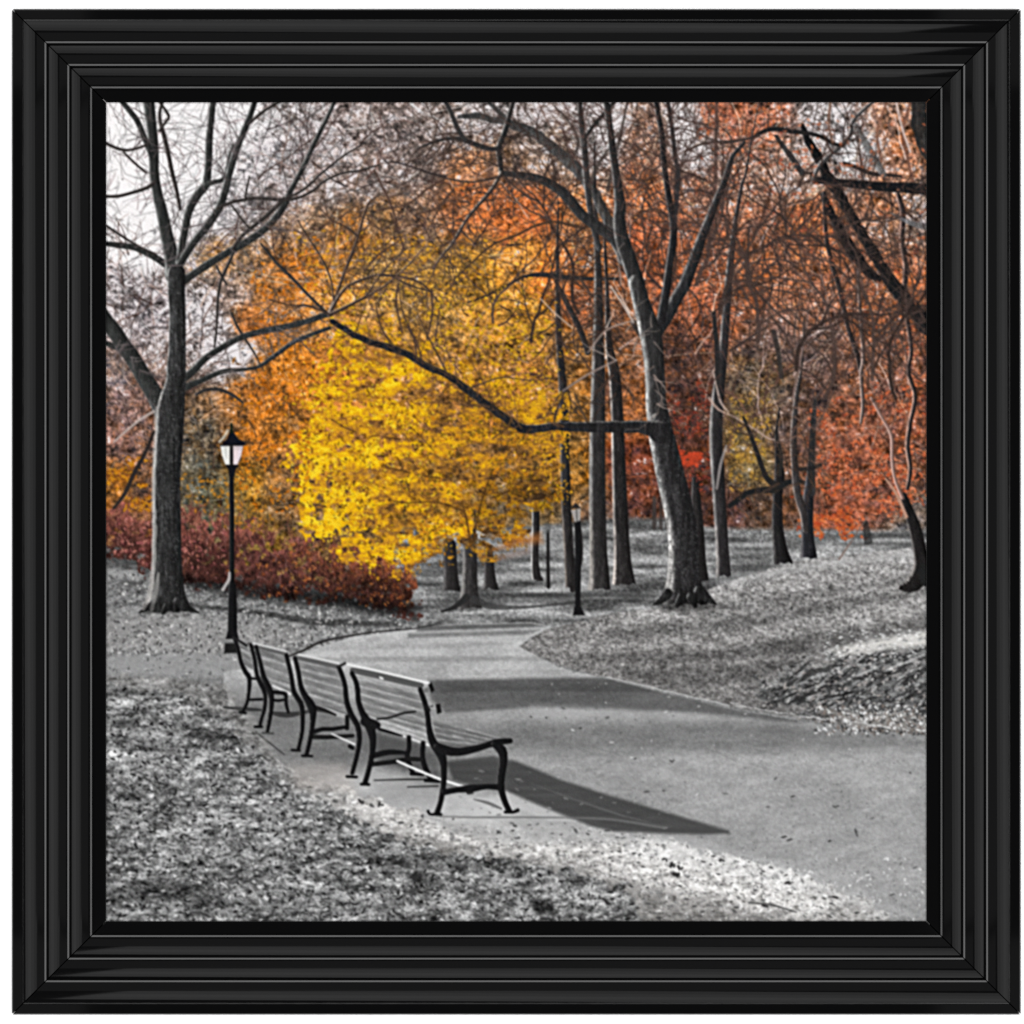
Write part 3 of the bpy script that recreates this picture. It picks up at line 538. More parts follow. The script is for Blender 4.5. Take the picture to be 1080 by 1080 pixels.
osprays(700, [(310, 520), (350, 570), (420, 600), (440, 590), (360, 545), (330, 500)], GOLD, r=(.8, 1.9), cut=.52, seed=163)
osprays(900, [(540, 380), (600, 400), (606, 520), (560, 540), (560, 440)], [(214, 154, 34), (196, 138, 38), (230, 176, 36)], r=(.8, 1.9), cut=.52, seed=165)
osprays(900, [(265, 300), (330, 250), (360, 290), (310, 330), (270, 350)], [(222, 130, 30), (206, 110, 26), (160, 100, 50)])
osprays(1600, [(330, 300), (420, 300), (520, 300), (580, 330), (580, 410), (500, 385), (440, 350), (350, 350)], [(218, 170, 36), (204, 152, 40), (180, 132, 40), (110, 80, 36), (232, 184, 36)])
osprays(1500, [(310, 250), (400, 240), (480, 250), (570, 270), (590, 330), (480, 320), (330, 320)], [(206, 146, 46), (216, 150, 40), (184, 118, 44), (226, 168, 44), (112, 80, 44)], seed=137)
osprays(1400, [(450, 330), (600, 330), (600, 480), (540, 470), (480, 400)], [(214, 160, 34), (196, 140, 36), (228, 176, 36), (150, 104, 34)], seed=139)
osprays(900, [(480, 200), (560, 190), (620, 220), (620, 260), (540, 260), (480, 240)], [(214, 118, 60), (226, 130, 66), (196, 104, 60)])
osprays(900, [(110, 480), (160, 480), (165, 540), (110, 540)], [(190, 116, 30), (206, 140, 30), (120, 70, 30)])
osprays(700, [(180, 500), (250, 500), (290, 560), (250, 560)], [(196, 130, 40), (160, 110, 40), (90, 76, 50)])
osprays(2600, [(860, 430), (975, 400), (978, 520), (930, 560), (880, 570), (850, 530)], [(202, 98, 58), (214, 114, 70), (176, 80, 50), (112, 62, 48), (222, 140, 104)])
osprays(900, [(835, 520), (890, 520), (900, 570), (850, 560)], [(190, 90, 44), (170, 70, 40), (204, 110, 60)])
osprays(900, [(700, 430), (760, 400), (760, 520), (700, 500)], [(142, 62, 44), (112, 52, 44), (160, 66, 44), (80, 46, 42)])
osprays(500, [(710, 470), (740, 470), (738, 492), (712, 492)], [(196, 70, 42), (176, 64, 40)], cut=.4)
osprays(700, [(770, 420), (812, 420), (812, 510), (770, 520)], [(186, 146, 56), (160, 122, 52), (120, 92, 50), (200, 150, 70)])
osprays(2200, [(730, 108), (830, 108), (900, 240), (980, 260), (980, 400), (840, 260), (740, 300)], [(206, 108, 66), (216, 122, 74), (176, 84, 56), (130, 66, 50), (222, 144, 110)])

# trees on the right, far
for P in [[(588, 250), (589, 350), (594, 418)], [(628, 200), (630, 290), (631, 400)], [(638, 240), (641, 340), (650, 420)], [(570, 289), (622, 294)]]:
    twigs(P, 22, (14, 54), (1.0, 2.4), (64, 50, 44), .8)
T1, T1T, T1C = tree('upright grey tree printed right of the central tree')
stroke([(800, 110, .8), (792, 150, 1.8), (786, 185, 2.5), (783, 192, 3.5), (777, 225, 4.5), (773, 253, 6), (769, 290, 8), (765, 340, 9), (762, 378, 10), (757, 420, 13), (755, 459, 14), (757, 500, 14), (760, 550, 13.5), (762, 585, 14), (763, 607, 16)], (48, 46, 47), (130, 126, 124), T1T, bark=.3, rimw=.42, cut=608)
stroke([(753, 330, 4), (757, 380, 6), (757, 430, 7)], (44, 42, 42), None, T1T, bark=.2)
stroke([(748, 420, 3), (758, 432, 2.5), (775, 440, 2), (795, 452, 2), (812, 463, 2), (826, 464, 1.5)], (176, 150, 138), None, None, .85)
stroke([(752, 392, 1.5), (760, 424, 2.5), (768, 434, 2)], (190, 168, 158), None, None, .8)
stroke([(756, 515, 2.5), (760, 490, 3), (766, 470, 2)], (150, 142, 140), None, None, .8)
T2, T2T, T2C = tree('spreading dark tree printed on the far lawn')
stroke([(822, 430, 1.5), (819, 455, 3), (820, 480, 5), (822, 500, 11), (820, 525, 10.5), (820, 555, 12), (823, 580, 15), (826, 594, 20)], (34, 33, 34), (76, 74, 74), T2T, bark=.25, cut=594)
stroke([(818, 516, 8), (805, 517, 6.5), (791, 519, 6), (780, 526, 5.5), (770, 533, 5)], (34,) * 3, None, T2T)
stroke([(818, 512, 7), (808, 503, 6), (799, 479, 5), (791, 457, 4), (784, 440, 2.5)], (40, 38, 36), None, T2T)
stroke([(824, 512, 7), (838, 507, 5), (858, 512, 4)], (36,) * 3, None, T2T)
stroke([(822, 500, 6), (824, 480, 4), (818, 455, 2.5)], (44, 42, 40), None, T2T)
T3, T3T, T3C = tree('twin stemmed far tree printed beside orange leaves')
stroke([(857, 440, 2), (855, 490, 6), (852, 529, 12), (851, 550, 13), (852, 570, 14), (853, 588, 18)], (40, 40, 44), (92, 90, 92), T3T, bark=.3, cut=589)
stroke([(848, 330, 1), (847, 360, 2), (845, 390, 2.5), (840, 418, 5), (837, 459, 7), (838, 490, 7.5), (841, 520, 8), (847, 540, 8), (850, 560, 6)], (58, 54, 54), (150, 138, 132), T3T, bark=.3)
stroke([(860, 420, 3), (858, 445, 6), (856, 480, 7), (856, 520, 8)], (46, 44, 44), None, T3T, bark=.3)
stroke([(842, 495, 4), (856, 494, 4), (866, 490, 3)], (38, 36, 36), None, T3T)
for P in [[(846, 300, 2), (838, 350, 2), (845, 390, 3)], [(860, 420, 2.5), (875, 400, 1.5)], [(858, 455, 2), (872, 430, 1.5), (882, 405, 1)]]:
    stroke(P, (90, 74, 68), None, T3T, .8)
for P in [[(820, 470), (822, 520)], [(799, 479), (784, 440)], [(840, 418), (838, 490)], [(856, 440), (856, 520)], [(780, 526), (805, 517)], [(858, 512), (838, 507)]]:
    twigs(P, 9, (10, 34), (.9, 1.8), (66, 52, 44), .8)
stroke([(913, 552, 6), (915, 565, 8), (916, 573, 9)], (40,) * 3, None, None, .7, cut=574)
stroke([(885, 590, 2), (905, 560, 1.8), (915, 545, 1.2)], (120, 100, 92), None, None, .8)
# ------------------------------------------------------------------ nearer trees
# leaning tree at the right edge
T4, T4T, T4C = tree('leaning dark tree printed at the right edge')
stroke([(953, 523, 7), (957, 535, 10), (965, 557, 13), (969, 575, 14), (972, 595, 16), (968, 610, 20), (960, 618, 14), (950, 620, 5)], (34, 32, 32), (116, 112, 110), T4T, bark=.3, rimw=.3)
stroke([(972, 600, 12), (978, 612, 14)], (34,) * 3, None, T4T)
LB = (176, 142, 128)
stroke([(947, 205, 5), (952, 225, 6.5), (951, 255, 6), (955, 280, 6), (953.6, 317, 5.5), (958, 345, 5), (961, 370, 4.5), (958, 392, 4.5), (965, 418, 5), (960, 445, 5), (957, 470, 5), (960, 495, 4.5), (957, 515, 4)], (48, 42, 42), LB, T4T, rimw=.6, bark=.2)
stroke([(919, 420, 3), (930, 440, 3), (940, 459, 3.5), (941, 485, 3.5), (944, 505, 3.5), (952, 525, 4)], (140, 108, 98), (206, 176, 166), T4T, rimw=.6)
stroke([(934, 505, 2), (945, 520, 3), (956, 545, 3.5)], (176, 136, 116), None, T4T)
# overhanging branches, upper right
OB, OBT, OBC = tree('dark overhanging branches printed in the upper right corner')
stroke([(819, 144, 4), (835.5, 167, 6), (846, 182, 6)], (44, 42, 42), None, OBT, .9, bark=.25, wob=.6)
stroke([(846, 132, 4), (852, 148, 8), (863, 167, 10), (874, 188, 11), (885.5, 205.5, 11), (897, 226, 10), (908, 244, 11), (922, 268, 12), (938, 294, 13), (956, 318, 15), (980, 345, 18)], (26, 26, 27), (70, 66, 64), OBT, bark=.3, wob=.9)
stroke([(868, 205, 6), (878, 228, 9), (890, 250, 11), (901, 268, 11.5), (912, 282, 11), (926, 294, 8)], (28, 27, 28), (74, 70, 66), OBT, bark=.3, wob=.9)
stroke([(858, 190, 7), (873, 190.5, 8), (888, 193, 8), (908, 195, 9), (930, 197, 10), (955, 198, 11), (984, 200, 12)], (28, 28, 30), (104, 100, 98), OBT, bark=.25, rimw=.25)
stroke([(857, 192, 4), (862, 178, 5), (870, 168, 5), (886, 154, 5), (896, 143, 5), (899, 128, 4.5), (908, 118, 4), (922, 106, 3.5)], (70, 68, 68), (172, 164, 160), OBT, rimw=.6)
stroke([(797, 143, 3), (806, 138, 4.5), (819, 136, 5), (835, 139, 4.5), (849, 140, 4.5), (866, 144, 4), (880, 152, 4), (888, 153, 4)], (38, 36, 36), None, OBT)
stroke([(760, 152, 2), (775, 149, 2.5), (790, 146, 3), (800, 142, 3)], (60, 50, 48), None, OBT)
stroke([(722, 160, 2), (737, 153, 2.5), (752, 150, 2.5), (774, 149, 3)], (70, 58, 54), None, OBT)
stroke([(890, 172, 3.5), (905, 177, 4.5), (919, 183, 4.5), (940, 185, 3.5), (952, 186, 2)], (52, 44, 42), None, OBT)
stroke([(902, 132, 5), (912, 150, 8), (924, 172, 9), (932, 184, 6)], (104, 104, 104), (150, 150, 150), OBT, .8, bark=.3)
stroke([(968, 106, 14), (970, 130, 17), (974, 150, 14), (980, 166, 10)], (42, 42, 42), None, OBT, .92, bark=.55, wob=1)
stroke([(940, 225, 2), (960, 235, 5), (980, 240, 8)], (110, 110, 112), None, OBT, .8, bark=.4)
stroke([(869, 203, 3.5), (870, 230, 4.5), (872, 255, 4.5), (878, 280, 5), (885.5, 305.5, 5), (890, 325, 5), (894, 344, 5), (900, 362, 5), (905, 378, 5), (909, 400, 4)], (46, 42, 42), (140, 122, 116), OBT, bark=.3)
stroke([(905, 285, 2.5), (906, 310, 3.5), (908, 340, 4), (910.5, 378, 4.5), (908, 395, 4), (910, 426, 4), (908, 446, 3)], (84, 72, 68), (184, 160, 150), OBT, rimw=.6)
osprays(1300, [(800, 130), (980, 120), (980, 350), (900, 330), (830, 200)], [(190, 110, 74), (176, 96, 66), (204, 130, 96), (140, 84, 64)], cut=.6, seed=151)
for P, w, c in [([(790, 240), (789, 270), (790, 289), (795, 303), (806, 316), (822, 332), (841, 347)], 2.4, (56, 48, 46)), ([(813, 200), (808, 218), (800, 238), (792, 250)], 3.2, (84, 58, 48)), ([(816, 350), (821, 372), (824, 397)], 5, (52, 48, 46)), ([(830, 252), (846, 253), (866, 254)], 2.2, (70, 56, 50)), ([(820, 330), (838, 327), (851, 328)], 2, (80, 64, 60)), ([(852, 328), (850, 350), (842, 390), (836, 420)], 2.2, (120, 100, 94)), ([(770, 370), (788, 358), (810, 344)], 2, (54, 46, 44)),
                ([(960, 108), (952, 140), (958, 170), (962, 190)], 3, (120, 84, 70)), ([(935, 108), (925, 140), (930, 170)], 3, (130, 90, 72)), ([(945, 106), (950, 130), (960, 160)], 2.5, (210, 190, 184)), ([(920, 110), (935, 150), (945, 180)], 2, (150, 110, 92)), ([(876, 106), (874, 130), (878, 150)], 3, (120, 90, 76)), ([(770, 255), (765, 232), (770, 205)], 2, (90, 70, 60)), ([(725, 260), (735, 240), (752, 225)], 2, (90, 66, 58))]:
    stroke([(x, y, w) for x, y in P], c, None, None, .85)
for P in [[(862, 170), (885, 205), (908, 244), (940, 296)], [(870, 192), (930, 197), (976, 199)], [(862, 178), (886, 154), (899, 128)], [(872, 255), (886, 306), (905, 378)]]:
    twigs(P, 16, (16, 46), (.9, 1.9), (62, 48, 44), .8)
for P in [[(952, 225), (955, 280), (958, 345)], [(906, 300), (910, 378), (909, 430)], [(838, 420), (840, 470)], [(790, 289), (841, 347)]]:
    twigs(P, 12, (12, 40), (.8, 1.6), (110, 84, 74), .75)
for P in [[(768, 300), (757, 430)], [(773, 253), (765, 340)], [(754, 200), (750, 235)]]:
    twigs(P, 12, (14, 45), (.8, 1.7), (70, 54, 50), .8)
stroke([(756, 106, 3.5), (755, 160, 4), (754, 200, 4), (750, 240, 5), (746, 262, 5)], (84, 64, 58), None, None, .85)

# bare crowns overlapping high on the right
for x, y, an, L, w in [(735, 300, -1.2, 170, 5), (760, 330, -1.75, 190, 5), (800, 360, -1.3, 200, 4.5), (840, 390, -1.8, 190, 4.5), (870, 420, -1.35, 210, 4.5), (920, 400, -1.7, 200, 4.5), (945, 420, -1.9, 210, 4), (790, 300, -1.5, 150, 4), (700, 320, -1.1, 150, 4), (610, 330, -1.9, 170, 4), (560, 360, -1.6, 180, 3.5), (520, 340, -1.9, 150, 3)]:
    grow(x, y, an, L, w, (60, 48, 44), .85, None, .05, 3)
# central tree
CT, CTT, CTC = tree('large central tree with one long low limb printed in the middle')
stroke([(676, 352, 8), (668, 340, 7)], (50,) * 3, None, None, .8)
D, R = (48, 47, 47), (150, 148, 146)
# rear boughs first
stroke([(650, 250, 12), (636, 222, 10), (622, 196, 11), (606, 176, 12), (590, 162, 12), (568, 144, 10), (540, 131, 9), (520, 126, 7), (501, 122, 7), (484, 124, 4)], (62, 62, 62), (112, 112, 112), CTT, .92, bark=.5, wob=.9)
stroke([(632, 262, 6), (624, 232, 6), (619, 192, 7), (616, 155, 7), (613, 128, 6), (611, 104, 5)], (58, 56, 56), (120, 116, 114), CTT, bark=.35)
stroke([(617, 146, 4), (628, 130, 4), (640, 117, 4), (650, 104, 4)], (44,) * 3, None, CTT)
stroke([(540, 131, 5), (528, 120, 5), (516, 108, 4)], (58,) * 3, None, CTT, .9, bark=.3)
for P in [[(622, 196, 5), (630, 175, 4), (640, 160, 3), (652, 140, 2.5)], [(641, 200, 4), (648, 170, 3.5), (655, 140, 3), (662, 106, 2)], [(600, 176, 4), (610, 150, 3), (600, 128, 2), (585, 112, 1.5)]]:
    stroke(P, (70, 62, 58), None, CTT, .85)
# left bough and its falling branch
stroke([(660, 275, 14), (648, 252, 13), (632, 240, 12), (613, 226, 11), (601, 211, 11), (592, 202, 10), (582, 195, 10), (570, 189, 8.5), (557, 186, 8), (543, 184, 6.5), (529, 183, 6)], D, (160, 158, 156), CTT, bark=.35, rimw=.42)
stroke([(529, 183, 5), (527, 168, 6), (526, 155, 6), (530, 145, 6), (533, 137, 6), (537, 122, 5), (542, 104, 5)], (44, 44, 44), (140, 138, 136), CTT, bark=.2)
stroke([(529, 182, 4), (521, 196, 4), (512, 208, 4), (502, 219, 3.6), (493, 230, 3.4), (484, 245, 3), (476, 258, 2.8), (466, 270, 2.4), (457, 283, 1.8)], (62, 54, 50), (170, 160, 150), CTT, rimw=.5)
stroke([(526, 157, 5), (515, 157, 5), (507, 154, 5), (495, 150, 5.5), (487, 147, 5), (475, 146, 4), (460, 149, 3), (440, 157, 2)], (50, 48, 48), (110, 108, 106), CTT)
stroke([(490, 148, 5), (482, 134, 5), (476, 119, 4.5), (468, 104, 4)], (54, 52, 52), None, CTT)
stroke([(529, 186, 3), (512, 190, 2.6), (495, 192, 2.2), (470, 188, 2), (445, 180, 1.6)], (60, 50, 46), None, CTT, .85)
stroke([(613, 240, 4), (600, 237, 3.4), (585, 234, 3), (565, 238, 3), (545, 248, 2.6), (520, 258, 2.2), (500, 275, 2), (478, 296, 1.5)], (66, 50, 40), None, CTT, .85)
stroke([(470, 186, 3), (455, 183, 2.6), (435, 176, 2), (412, 170, 1.4)], (50, 44, 44), None, CTT, .85)
# uprights
stroke([(672, 300, 17), (664, 276, 16), (656, 252, 15), (653, 232, 13), (654, 217, 12), (652, 200, 10), (651, 192, 9), (648, 172, 8), (645.5, 155, 8), (643, 135, 7), (641, 117, 7), (638, 102, 6)], D, (132, 130, 128), CTT, bark=.35)
stroke([(690, 352, 16), (697, 342, 15), (703, 334, 14), (712, 317, 13), (722, 300, 13), (729, 282, 12), (735.5, 264, 11.5), (741, 248, 10), (747, 233, 9), (755, 213, 8), (763, 194, 7), (768, 178, 6), (773, 164, 5), (785, 150, 3)], (44, 44, 45), (110, 106, 104), CTT, bark=.38)
stroke([(697, 338, 10), (702, 310, 9), (706, 280, 8), (709, 260, 8), (710.5, 239, 8), (707, 218, 7), (703.6, 197, 6.5), (700, 170, 6), (698, 142, 6), (695, 125, 5.5), (691, 103, 5)], (38, 37, 38), (104, 100, 98), CTT, bark=.3)
stroke([(710, 242, 5), (713, 215, 5), (715, 183, 5), (712, 165, 4.5), (710.5, 150, 4.5), (708, 130, 4), (704, 104, 4)], (50, 46, 46), None, CTT, bark=.3)
# trunk
stroke([(671, 298, 17), (676, 318, 18), (682, 338, 21), (686, 352, 23), (689, 372, 22), (691, 400, 21), (692, 425, 22), (695, 445, 25)], (52, 51, 51), (158, 156, 153), CTT, bark=.4, rimw=.42)
stroke([(695, 448, 25), (700, 470, 28), (707, 501, 30), (714, 530, 31), (719, 557, 31), (721, 580, 32), (721, 605, 34), (721, 622, 40), (722, 632, 47), (722, 637, 49)], (46, 45, 46), (152, 150, 148), CTT, bark=.5, rimw=.4, cut=637)
scatter(900, (680, 440, 748, 636), (.6, 1.5), [(92,)*3,(30,)*3,(26,)*3,(110,)*3], .5, None, (ids == CTT) * 1.0, .8, ang=1.5, spr=.3)
for P in [[(704, 626, 11), (697, 633, 8), (689, 638, 2)], [(738, 624, 13), (746, 631, 9), (755, 637, 2)], [(720, 630, 12), (714, 638, 6)], [(730, 630, 12), (733, 639, 5)]]: stroke(P, (46,) * 3, (140,) * 3, CTT, bark=.5, rimw=.25)
mul([(690, 634), (756, 633), (780, 640), (700, 646)], .72, 3)
mul([(700, 622), (748, 616), (748, 640), (700, 642)], .75, 4)
# the long low limb
LIMB = [(697, 457, 22), (692, 453, 18), (684, 451, 14.5), (660, 450, 12), (626, 450, 11), (605, 450, 9.5), (584, 450, 9), (568, 452, 8.5), (554, 452.5, 9), (546, 449.5, 8.5), (537, 443.5, 8.5), (525, 435, 8), (512, 426, 8), (503, 418.5, 7.5), (493, 411, 7.5), (483, 403.5, 7), (470.5, 395.5, 7), (458, 390, 7), (446, 384, 7), (432, 375, 7), (412, 367, 7), (390, 360, 7), (378, 355.5, 6.5), (365, 348, 6), (350, 339, 5)]
stroke(LIMB, (38, 37, 38), (104, 102, 100), CTT, bark=.4, rimw=.25, sun=(-.2, -.95), wob=.55)
for P, c in [([(473, 397), (462, 375), (450, 352), (440, 330)], (74, 58, 46)), ([(440, 380), (436, 355), (425, 330), (420, 300)], (70, 54, 46)), ([(415, 366), (402, 345), (396, 320)], (74, 56, 46)), ([(584, 448), (588, 430), (600, 408), (618, 398)], (60, 50, 44)), ([(540, 441), (534, 452), (520, 462)], (90, 66, 40)), ([(494, 410), (510, 404), (530, 398), (560, 401), (590, 398)], (84, 64, 46)), ([(620, 445), (612, 430), (606, 415)], (70, 56, 46))]:
    stroke([(x, y, 2.6 - .5 * k) for k, (x, y) in enumerate(P)], c, None, CTT, .85)
twigs(LIMB, 34, (16, 60), (.9, 2.0), (88, 64, 44), .7, t0=.3)
for P in [[(613, 226), (582, 194), (557, 186), (529, 183)], [(622, 196), (590, 162), (540, 131), (501, 122)], [(529, 183), (512, 208), (493, 230), (457, 283)], [(507, 154), (487, 148), (440, 156)]]:
    twigs(P, 26, (18, 60), (.9, 2.0), (64, 52, 48), .75)
for P in [[(664, 276), (651, 192), (641, 110)], [(722, 300), (747, 233), (772, 164)], [(706, 280), (703, 197), (692, 110)], [(619, 192), (613, 110)], [(714, 215), (706, 110)]]:
    twigs(P, 20, (18, 60), (.9, 1.9), (72, 56, 52), .8)
for x, y in [(664, 330), (660, 350), (655, 300), (668, 370), (640, 345), (650, 380)]:
    grow(x, y, rnd.uniform(-2.6, -.6), rnd.uniform(20, 45), 1.8, (176, 160, 150), .75, None, .1, 1)
twigs([(690, 340), (690, 400), (695, 440)], 10, (12, 30), (.9, 1.6), (150, 132, 124), .7)
stroke([(644, 302, 1.8), (655, 318, 2), (668, 340, 2)], (200, 186, 176), None, None, .85)
stroke([(570, 315, 1.4), (585, 330, 1.6), (604, 346, 1.4)], (206, 180, 160), None, None, .8)
stroke([(620, 372, 1.5), (640, 348, 2), (668, 338, 2)], (160, 140, 130), None, None, .8)
stroke([(594, 412, 2), (620, 395, 2.5), (650, 380, 2)], (150, 132, 124), None, None, .75)

# left tree
LT, LTT, LTC = tree('bare tree with forked trunk printed at the left')
D, R = (50, 51, 50), (160, 158, 156)
LIMBS = [
 [(112, 257, 5), (127, 259, 6), (142, 261, 6.5), (155, 267, 6.5), (166, 273, 7), (182, 284, 8)],
 [(183, 290, 18), (181, 272, 16), (176, 250, 14), (171, 225, 12.5), (166, 205, 11), (162.5, 183, 10.5), (162, 160, 11), (160, 136, 11), (158, 120, 12), (156, 102, 13)],
 [(126, 104, 5), (136, 116, 5.5), (145, 128, 6), (152, 145, 6), (160, 164, 6)],
 [(190, 221, 3), (186, 200, 4), (181, 180, 4.5), (177, 160, 4.5), (172, 140, 4.5), (168, 122, 3.5), (172, 104, 3)],
 [(188, 284, 8), (191, 262, 8), (195, 242, 8), (198, 226, 8.5), (203, 214, 9), (210, 203, 9.5), (217, 195, 9), (219, 180, 8), (220, 160, 8), (221, 140, 7.5), (223, 122, 7), (225, 102, 6.5)],
 [(217, 195, 5), (226, 192, 5), (236, 189, 5), (240, 178, 6), (243, 165, 6.5), (246, 155, 6)],
 [(187, 284, 8), (196, 268, 8), (207, 252, 8), (215, 243, 8), (224, 230, 8.5), (232, 217, 8.5), (237, 202, 8), (241, 186, 7.5), (246, 168, 7.5), (253, 148, 7), (258, 136, 7), (264, 121, 6.5), (270, 102, 6)],
 [(262, 131, 3), (272, 122, 3.5), (280, 116, 3.2), (296, 106, 2.6)],
 [(192, 297, 9), (204, 289, 8), (219, 279, 8.5), (232, 271, 7.5), (244, 264, 8), (258, 256, 8), (272, 247, 8), (284, 237, 8), (294, 225, 7.5), (302, 212, 7), (306, 202, 6), (314, 187, 5.5), (322, 172, 5.5), (330, 154, 5), (339, 136, 4.5), (346, 122, 4.2), (354, 104, 4)],
 [(245, 263, 4), (251, 254, 4), (258, 246, 4.5), (268, 238, 4.5), (278, 230, 4.5), (290, 219, 5), (299, 210, 5)],
 [(229, 220, 3), (242, 214, 3.5), (255, 211, 3.5), (267, 209, 3.5), (285, 210, 3.5), (301, 211, 3.5), (316, 208, 3), (330, 201, 3), (342, 191, 2.6), (360, 183, 2.4), (378, 180, 2), (400, 174, 1.5)],
 [(302, 209, 3), (320, 200, 2.6), (340, 182, 2.4), (360, 166, 2), (385, 150, 1.4)],
 [(247, 265, 3), (240, 280, 3.4), (233, 296, 3.4), (230, 312, 3), (229, 330, 2.8), (228, 350, 2.4), (226, 366, 2)],
 [(275, 257, 2), (284, 268, 3), (294, 280, 3), (305, 290, 3.4), (320, 306, 3), (335, 321, 2.8), (346, 331, 3)],
 [(244, 330, 2.4), (250, 344, 2.6), (258, 357, 2.4), (268, 372, 1.8), (274, 384, 1.4)],
 [(182, 410, 12), (194, 399, 9), (205, 390, 8), (214, 380, 7.5), (225, 372, 7), (240, 363, 6.5), (255, 355.5, 6.5), (274, 350, 6.5), (294, 346, 6.5), (312, 342, 6.5), (328, 337.5, 6), (340, 333, 6.5), (348, 331, 6)],
 [(196, 408, 8), (211, 402, 6), (226, 395, 5.5), (239, 391, 5), (255, 390, 3.6), (272, 387, 3.4), (283, 380, 4.5), (294, 372, 5), (302, 366, 5), (311, 360, 5), (328, 353, 4.5), (347, 346, 4)],
 [(207, 416, 3.5), (214, 412, 3.6), (222, 410.5, 3.6), (232, 411, 3.4), (240, 414, 3.2), (249, 419, 3), (256, 425, 2)],
 [(112, 362, 5), (122, 366, 6), (134, 373, 6.5), (146, 386, 7)],
 [(106, 330, 15), (112, 339, 15.5), (121, 350, 16), (130, 364, 16), (142, 381, 16.5), (153, 400, 17), (163, 416, 18), (172, 434, 20)],
 [(111, 207, 3), (124, 207, 3.4), (140, 203, 3.4), (155, 198, 4), (163, 192, 4)], [(110, 150, 2.6), (122, 156, 3), (134, 158.5, 3), (146, 156, 2.6), (156, 152, 3)], [(112, 238, 2.2), (130, 250, 2.4), (150, 262, 2.4), (164, 268, 2.4)], [(130, 160, 2), (142, 172, 2.2), (154, 182, 2.2)],
 [(168, 138, 3), (175, 128, 3), (178, 122, 3), (170, 110, 2.4), (166, 104, 2)], [(258, 212, 2), (260, 200, 2.2), (263, 186, 1.6)], [(244, 216, 1.6), (254, 230, 2), (264, 242, 2.4)],
 [(228, 280, 2), (234, 292, 2.4), (239, 300, 2)]]
for L in LIMBS:
    big = max(p[2] for p in L)
    stroke(L, D if big > 5 else (56, 52, 50), (122, 122, 121) if big > 5 else (104, 98, 96), LTT, bark=.35 if big > 5 else .12, rimw=.34)
stroke([(186, 288, 19), (186, 305, 18.5), (187, 330, 17.5), (187, 360, 18), (186, 385, 20), (185, 405, 22), (181, 425, 28), (179.5, 445, 29.5), (178, 470, 29), (176, 500, 29), (176, 530, 29), (176, 560, 30), (176, 590, 31), (176.5, 610, 33), (177, 628, 37), (177, 640, 44), (177, 644, 48)], (48, 48, 48), (150, 148, 146), LTT, bark=.62, rimw=.16, cut=645)
scatter(900, (160, 300, 196, 640), (.6, 1.4), [(84,)*3,(104,)*3,(28,)*3,(24,)*3], .55, None, (ids == LTT) * 1.0, .8, ang=1.57, spr=.4)
for P in [[(166, 632, 9), (157, 640, 7), (147, 646, 2)], [(188, 634, 9), (197, 641, 7), (209, 646, 2)], [(176, 640, 8), (172, 646, 5)]]: stroke(P, (46,) * 3, (130,) * 3, LTT, bark=.5, rimw=.25)
stroke([(165, 430, 3), (163.5, 470, 4), (162, 510, 4.5), (162.5, 560, 4.5), (161.5, 600, 5), (157, 630, 5), (151, 643, 3)], (186, 182, 178), None, LTT, .6, wob=.6)
stroke([(167, 605, 3), (164, 625, 5), (160, 643, 4)], (150, 148, 146), None, LTT, .7)
mul([(150, 636), (203, 636), (206, 646), (150, 648)], .72, 2)
stroke([(162, 434, 3), (150, 441, 2.6), (136, 452, 2.2), (120, 466, 1.6)], (180, 166, 160), None, LTT, .85)
stroke([(162, 456, 3), (153, 478, 4), (141, 500, 4.6), (132, 520, 4.4), (120, 536, 2.5)], (46, 40, 38), None, LTT, .95)
for L in LIMBS:
    if max(p[2] for p in L) > 4.5: twigs(L, 9, (14, 50), (.8, 1.9), (88, 80, 80), .75)
FAN = [[(347, 331, 5), (352, 318, 4), (358, 302, 3.6), (364, 285, 3.2), (372, 265, 3), (378, 248, 3), (384, 226, 2.6), (390, 212, 2), (400, 206, 1.2)], [(348, 330, 5), (354, 318, 4), (362, 306, 3.6), (370, 300, 3.4), (384, 294, 3), (398, 290, 2.6), (410, 290, 1.6)], [(348, 332, 5), (362, 325, 3.6), (376, 318, 3), (392, 310, 2.4), (410, 298, 2), (430, 280, 1.8), (446, 262, 1.4)], [(346, 331, 3), (336, 326, 2.6), (322, 322, 2.2), (306, 322, 1.6), (284, 316, 1.2)], [(352, 316, 2.4), (349, 296, 2), (340, 274, 2), (322, 246, 1.8), (314, 232, 1.2)], [(378, 250, 2.4), (366, 240, 2), (350, 232, 1.6), (336, 218, 1.2)], [(372, 320, 2.4), (386, 312, 2.4), (394, 300, 2), (408, 282, 1.6), (428, 262, 1.2)], [(400, 290, 3), (424, 292, 2.6), (446, 300, 2), (462, 318, 1.4)], [(412, 290, 2), (430, 300, 2.2), (455, 308, 1.6)]]
for k, L in enumerate(FAN):
    stroke(L, (64, 52, 46), (178, 160, 144) if k in (1, 2, 7, 8) else (112, 96, 86), LTT, .92, rimw=.5)
    twigs([p[:2] for p in L], 9, (14, 46), (.8, 1.6), (92, 70, 56), .75)
for P in [[(420, 255), (400, 268), (385, 285)], [(420, 300), (418, 320), (424, 350)], [(455, 305), (456, 330), (452, 352)], [(430, 345), (440, 362), (446, 384)], [(412, 225), (422, 250), (426, 262)], [(395, 180), (412, 215), (420, 240)], [(470, 188), (450, 200), (430, 215), (400, 222)], [(478, 200), (460, 220), (440, 225)]]:
    stroke([(x, y, 2.4) for x, y in P], (74, 56, 48), None, None, .8)
